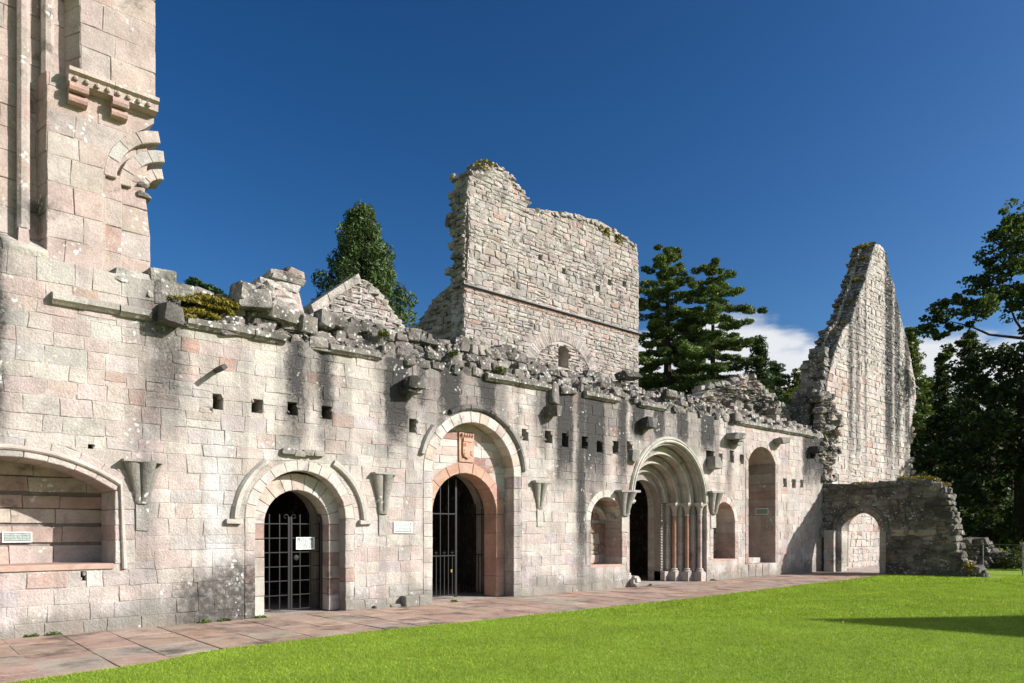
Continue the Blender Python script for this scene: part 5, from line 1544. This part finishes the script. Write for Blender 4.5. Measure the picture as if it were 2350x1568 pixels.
def broad_tree(name, label, x, y, h, blobs, seed, size, per, col, group, trunk_r=.4, limbs=True, cat='tree'):
    """blobs: list of (dx, dy, z, radius) clumps of the crown"""
    rp = random.Random(seed)
    t = thing(name, label, cat, (x, y, 0), group)
    mb = MB()
    mb.tube([(x, y, -.2), (x + .1, y, h * .25), (x, y + .1, h * .5), (x, y, h * .8)], [trunk_r * 1.3, trunk_r, trunk_r * .7, trunk_r * .2], 9, (.05, .042, .035))
    C, R, K = [], [], []
    for dx, dy, z, r in blobs:
        zb = max(h * .2, z - math.hypot(dx, dy) * .35 - r * .4)
        if limbs:
            mx, my, mz = x + dx * .5 + rp.uniform(-.3, .3), y + dy * .5 + rp.uniform(-.3, .3), (zb + z) / 2 + rp.uniform(-.2, .5)
            mb.tube([(x, y, min(zb, h * .75)), (mx, my, mz), (x + dx, y + dy, z)], [max(.03, trunk_r * .16), trunk_r * .10, .02], 6, (.05, .042, .035), cap=False)
        m = max(5, int(8 * r ** 1.7))
        for _ in range(m):
            q = Vector((rp.gauss(0, 1), rp.gauss(0, 1), rp.gauss(0, 1))).normalized() * r * rp.uniform(.2, 1.0)
            s = rp.uniform(.26, .55) * min(1.6, r ** .5)
            C.append((x + dx + q.x, y + dy + q.y, z + q.z * .75)); R.append((s, s, s * .6)); K.append(int(per * rp.uniform(.6, 1.3)))
    mb.build('trunk', M_BARK, t)
    V, F, c = leaf_cloud(C, R, K, size, col, flat=.8, long=1.15, cvar=.3)
    np_mesh('crown', V, F, c, M_LEAF, t)
    return t

G_CED = 'cedars beyond the abbey wall'
x, y = GP(842, 46)
branch_tree('conifer_tree', 'dense dark green conifer rising behind the small gable', x, y, 21.6, 7.2, 11, 'sequoia', 320, 135, .105, (.07, .112, .036), None, .5, .1, lean=-.4)
x, y = GP(470, 42)
branch_tree('cedar_tree', 'flat topped cedar just peeping over the mossy wall head', x, y, 15.9, 6.0, 12, 'cedar', 70, 90, .12, (.030, .065, .028), G_CED, .4, .45)
x, y = GP(1532, 52)
branch_tree('cedar_tree', 'tall cedar with layered boughs close beside the ruined tower', x, y, 21.8, 6.4, 13, 'cedar', 112, 200, .10, (.115, .165, .052), G_CED, .5, .24)
x, y = GP(1636, 50)
branch_tree('cedar_tree', 'slimmer cedar with a pointed leader and long low boughs to the right', x, y, 19.9, 6.4, 14, 'cedar', 84, 200, .10, (.115, .17, .055), G_CED, .35, .24)
x, y = GP(1585, 60)
branch_tree('cedar_tree', 'far cedar half hidden between the two nearer cedars', x, y, 20.0, 7.0, 15, 'cedar', 80, 130, .15, (.09, .135, .046), G_CED, .4, .2)
G_SPR = 'spruces at the edge of the wood'
for px, d, h, r, s, lab in ((1742, 58, 17.0, 4.2, 21, 'small dark spruce between the cedars and the gable'), (1780, 64, 16.4, 3.6, 22, 'second small spruce just left of the gable'),
                            (2092, 62, 19.0, 4.2, 23, 'tall sunlit spruce right behind the edge of the gable'), (2128, 66, 15.5, 3.6, 24, 'shorter spruce beside the gable, in front of the wood'),
                            (2163, 62, 15.8, 3.0, 25, 'dark spruce with a thin tip at the left edge of the wood'), (2226, 58, 17.6, 3.6, 26, 'tall dark pointed spruce under the hanging leafy branch'),
                            (1846, 66, 15.6, 2.6, 27, 'thin spruce tip just left of the gable')):
    x, y = GP(px, d)
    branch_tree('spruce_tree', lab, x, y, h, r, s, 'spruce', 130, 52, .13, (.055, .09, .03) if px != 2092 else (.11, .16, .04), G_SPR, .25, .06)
x, y = GP(1820, 60)
broad_tree('leafy_tree', 'yellowish green leafy tree between the cedars and the tall gable', x, y, 14.5, [(-1.2, 0, 12, 1.9), (1.4, .5, 13.2, 1.8), (.2, -.5, 14.2, 1.2), (0, 0, 10, 2.6), (2.2, -1, 11, 1.8), (-2.4, 1, 10, 1.8), (0, 0, 7.5, 2.4)], 31, .22, 60, (.085, .115, .030), 'leafy trees', .3)
# big sycamore leaning in from the right
x, y = GP(2440, 46)
bl = []
def blob_px(px, py, d, r):
    d += 10; bx, by = GP(px, d); bl.append((bx - x, by - y, HZ(py, d), r * 1.27))
for a in ((2330, 505, 36, 1.1), (2300, 545, 36, 1.0), (2350, 560, 35, 1.4), (2272, 600, 36, .9), (2320, 625, 35, 1.3), (2242, 645, 36, .9), (2290, 670, 35, 1.2), (2215, 690, 35, .85), (2250, 715, 34, 1.0), (2180, 690, 35, .55), (2168, 725, 35, .75), (2140, 722, 35, .6), (2130, 752, 35, .55), (2165, 765, 35, .5), (2195, 748, 35, .6), (2205, 790, 35, .4), (2175, 808, 35, .5), (2160, 822, 35, .3),
          (2340, 690, 36, 1.2), (2390, 520, 36, 1.8), (2400, 600, 35, 1.8), (2420, 680, 36, 1.8), (2470, 560, 36, 2.4), (2520, 620, 37, 2.4), (2500, 480, 37, 2.0), (2560, 520, 37, 2.4), (2580, 700, 37, 2.6), (2450, 760, 36, 1.6)): blob_px(*a)
broad_tree('leafy_tree', 'great dark leafy tree reaching in from the right edge', x, y, 21.5, bl, 32, .19, 62, (.065, .10, .025), 'leafy trees', .55, limbs=False)
sy = [o for o in COL.objects if o.name.startswith('leafy_tree') and o.type == 'EMPTY'][-1]
for path, r0 in (([(2450, 815), (2350, 777), (2270, 768), (2225, 748), (2180, 738)], .12), ([(2360, 778), (2330, 735), (2316, 700), (2290, 670)], .09), ([(2440, 760), (2380, 660), (2320, 590), (2295, 550)], .12), ([(2228, 750), (2205, 785), (2170, 812)], .05), ([(2420, 640), (2360, 560), (2345, 510)], .10), ([(2380, 660), (2290, 655), (2240, 640)], .07)):
    mb = MB(); P = []
    for px, py in path:
        bx, by = GP(px, 45.2); P.append((bx, by, HZ(py, 45.2)))
    mb.tube(P, [r0 * (1 - .8 * i / (len(P) - 1)) for i in range(len(P))], 6, (.05, .042, .035)); mb.build('limb', M_BARK, sy)
# trees of the dark wood, leaf colour lowered to paint in their shade
k = 0
for px, d, h, w, lab in ((2345, 44, 13.5, 4.6, 'massive dark tree below the hanging branch at the right edge'), (2275, 54, 13.2, 4.2, 'dark rounded tree behind the wire fence'), (2215, 60, 11.8, 3.6, 'dark tree in the wood above the broken end of the low wall'), (2440, 40, 14.0, 5.0, 'broad dark tree added outside the right edge to shade the wood'), (2560, 38, 16.0, 6.0, 'large tree added south of the lawn to shade the wood'), (2700, 36, 18.0, 6.5, 'largest tree added south of the lawn to shade the wood')):  # the last three trees are added to shade the wood
    x, y = GP(px, d); rp = random.Random(50 + k)
    bl = []
    for i in range(30):
        zz = h * rp.uniform(.10, .92); ww = w * (1 - abs(zz / h - .45) ** 2 * 1.6)
        a = rp.uniform(0, 6.28); q = math.sqrt(rp.random()) * ww
        bl.append((q * math.cos(a), q * math.sin(a), zz, rp.uniform(1.1, 1.9)))
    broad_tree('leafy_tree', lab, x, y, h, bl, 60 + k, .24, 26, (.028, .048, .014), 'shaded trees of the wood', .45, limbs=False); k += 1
# the mass of the wood further back, leaves coloured dark as if shaded
rp = random.Random(99)
C, R, K = [], [], []
for i in range(420):
    px = rp.uniform(1770, 2900); d = rp.uniform(70, 100)
    if px < 2060: d = rp.uniform(90, 110)
    x, y = GP(px, d)
    hh = {True: 15.0, False: 15.0}[px < 2080]
    C.append((x, y, rp.uniform(.5, hh))); R.append((2.2, 2.2, 2.0)); K.append(90)
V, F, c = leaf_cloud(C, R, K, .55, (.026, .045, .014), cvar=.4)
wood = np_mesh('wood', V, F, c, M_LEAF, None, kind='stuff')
mb = MB()
for i in range(70):
    px = rp.uniform(2140, 2900); d = rp.uniform(56, 90); x, y = GP(px, d)
    r = rp.uniform(.12, .28); mb.tube([(x, y, -.2), (x + rp.uniform(-.3, .3), y, 5), (x + rp.uniform(-.5, .5), y, 9.5)], [r, r * .8, r * .4], 6, (.05, .042, .035))
mb.build('far_trunks', M_BARK, None, kind='stuff')
for px, d, r, lab in ((2333, 30, .75, 'low rounded bush behind the wire fence at the right edge'), (2372, 29, .8, 'low bush just outside the right edge')):
    x, y = GP(px, d)
    broad_tree('bush', lab, x, y, 1.2, [(0, 0, .55, r), (.6, .2, .4, r * .7), (-.6, .1, .35, r * .6)], 70 + px, .09, 60, (.05, .075, .02), 'bushes by the fence', .05, cat='bush')

# ================================================================ mown grass
def grass(n, x0, x1, y0, y1, dmin, dmax, h, w, seed):
    g = np.random.default_rng(seed)
    X = g.uniform(x0, x1, n); Y = g.uniform(y0, y1, n)
    ey = np.interp(X, [-8, 0, 1.3, 2.6, 3.3, 6, 9, 14.7, 19, 26.2, 28.05, 28.06, 60], [-3.98, -3.95, -3.85, -3.62, -3.22, -3.0, -3.15, -3.2, -3.0, -2.78, -2.7, -5.9, -5.9])
    D = X * CT + (Y + CAM_D) * ST
    L = np.abs(X * ST - (Y + CAM_D) * CT) / np.maximum(D, .1)
    ok = (Y < ey + .03 + .025 * np.sin(X * 9) * np.sin(X * 23)) & (D > dmin) & (D < dmax) & (L < .86)
    X, Y = X[ok], Y[ok]; m = len(X)
    if not m: return np.zeros((0, 3)), np.zeros((0, 3))
    a = g.uniform(0, 2 * math.pi, m); hh = h * g.uniform(.5, 1.3, m); ww = w * g.uniform(.6, 1.3, m)
    lx, ly = g.normal(0, .55, m) * hh, g.normal(0, .55, m) * hh
    V = np.zeros((m, 3, 3))
    V[:, 0] = np.stack([X - np.cos(a) * ww, Y - np.sin(a) * ww, np.full(m, .006)], 1)
    V[:, 1] = np.stack([X + np.cos(a) * ww, Y + np.sin(a) * ww, np.full(m, .006)], 1)
    V[:, 2] = np.stack([X + lx, Y + ly, hh], 1)
    patch = np.sin(X * 1.9 + np.sin(Y * 2.3) * 2) * np.sin(Y * 1.7 + np.sin(X * 1.1) * 2)
    fine_ = np.sin(X * 11 + np.sin(Y * 7) * 2) * np.sin(Y * 9.3 + np.sin(X * 5.7) * 2.2)
    k = (1 + .12 * patch + .10 * fine_) * g.uniform(.75, 1.2, m)
    tuft = (np.sin(X * 17 + 3 * np.sin(Y * 5)) * np.sin(Y * 15 + 3 * np.sin(X * 6)) > .62)
    k = np.where(tuft, k * .82, k)
    dry = np.clip(np.sin(X * .9 + 2 * np.sin(Y * .7)) * np.sin(Y * .8 + 1.3 * np.sin(X * .6)), 0, 1) * .18
    c = np.stack([(.27 + .10 * dry) * k * g.uniform(.92, 1.14, m), .39 * k * (1 - .12 * dry), .036 * k], 1)
    return V.reshape(-1, 3), np.repeat(c, 3, axis=0)
parts = [grass(700000, -3, 22, -13, -2.6, 5.5, 13.5, .034, .0045, 1), grass(560000, 4, 34, -13, -2.6, 13.5, 22, .04, .007, 2), grass(420000, 14, 60, -14, -2.6, 22, 42, .05, .012, 3)]
V = np.concatenate([p[0] for p in parts]); c = np.concatenate([p[1] for p in parts])
np_mesh('grass', V, np.arange(len(V)).reshape(-1, 3), c, M_GRASS, None, kind='stuff')
# weeds in the joint at the foot of the wall
spots = []
for px in (72, 470, 515, 598, 1040, 1455, 1490, 1635, 120):
    X = PX(px, -.03); spots.append(((X, -.05, .0), (.10, .03, .03)))
moss('weeds', spots, None, 60, .022, (.07, .12, .02))
# a few fallen leaves on the lawn
mb = MB(); g = random.Random(5)
for i in range(46):
    X, Y = g.uniform(1, 26), g.uniform(-10, -3.4)
    s = g.uniform(.018, .032); a = g.uniform(0, 6.28)
    pts = [(X + s * math.cos(a + q), Y + s * .7 * math.sin(a + q), .045 + g.uniform(-.01, .012)) for q in (0, 1.3, 2.6, 4.2, 5.3)]
    mb.add(pts, [(0, 1, 2, 3, 4)], g.choice([(.40, .20, .05), (.32, .22, .07), (.45, .34, .12)]))
mb.build('fallen_leaves', M_LEAF, None, kind='stuff')
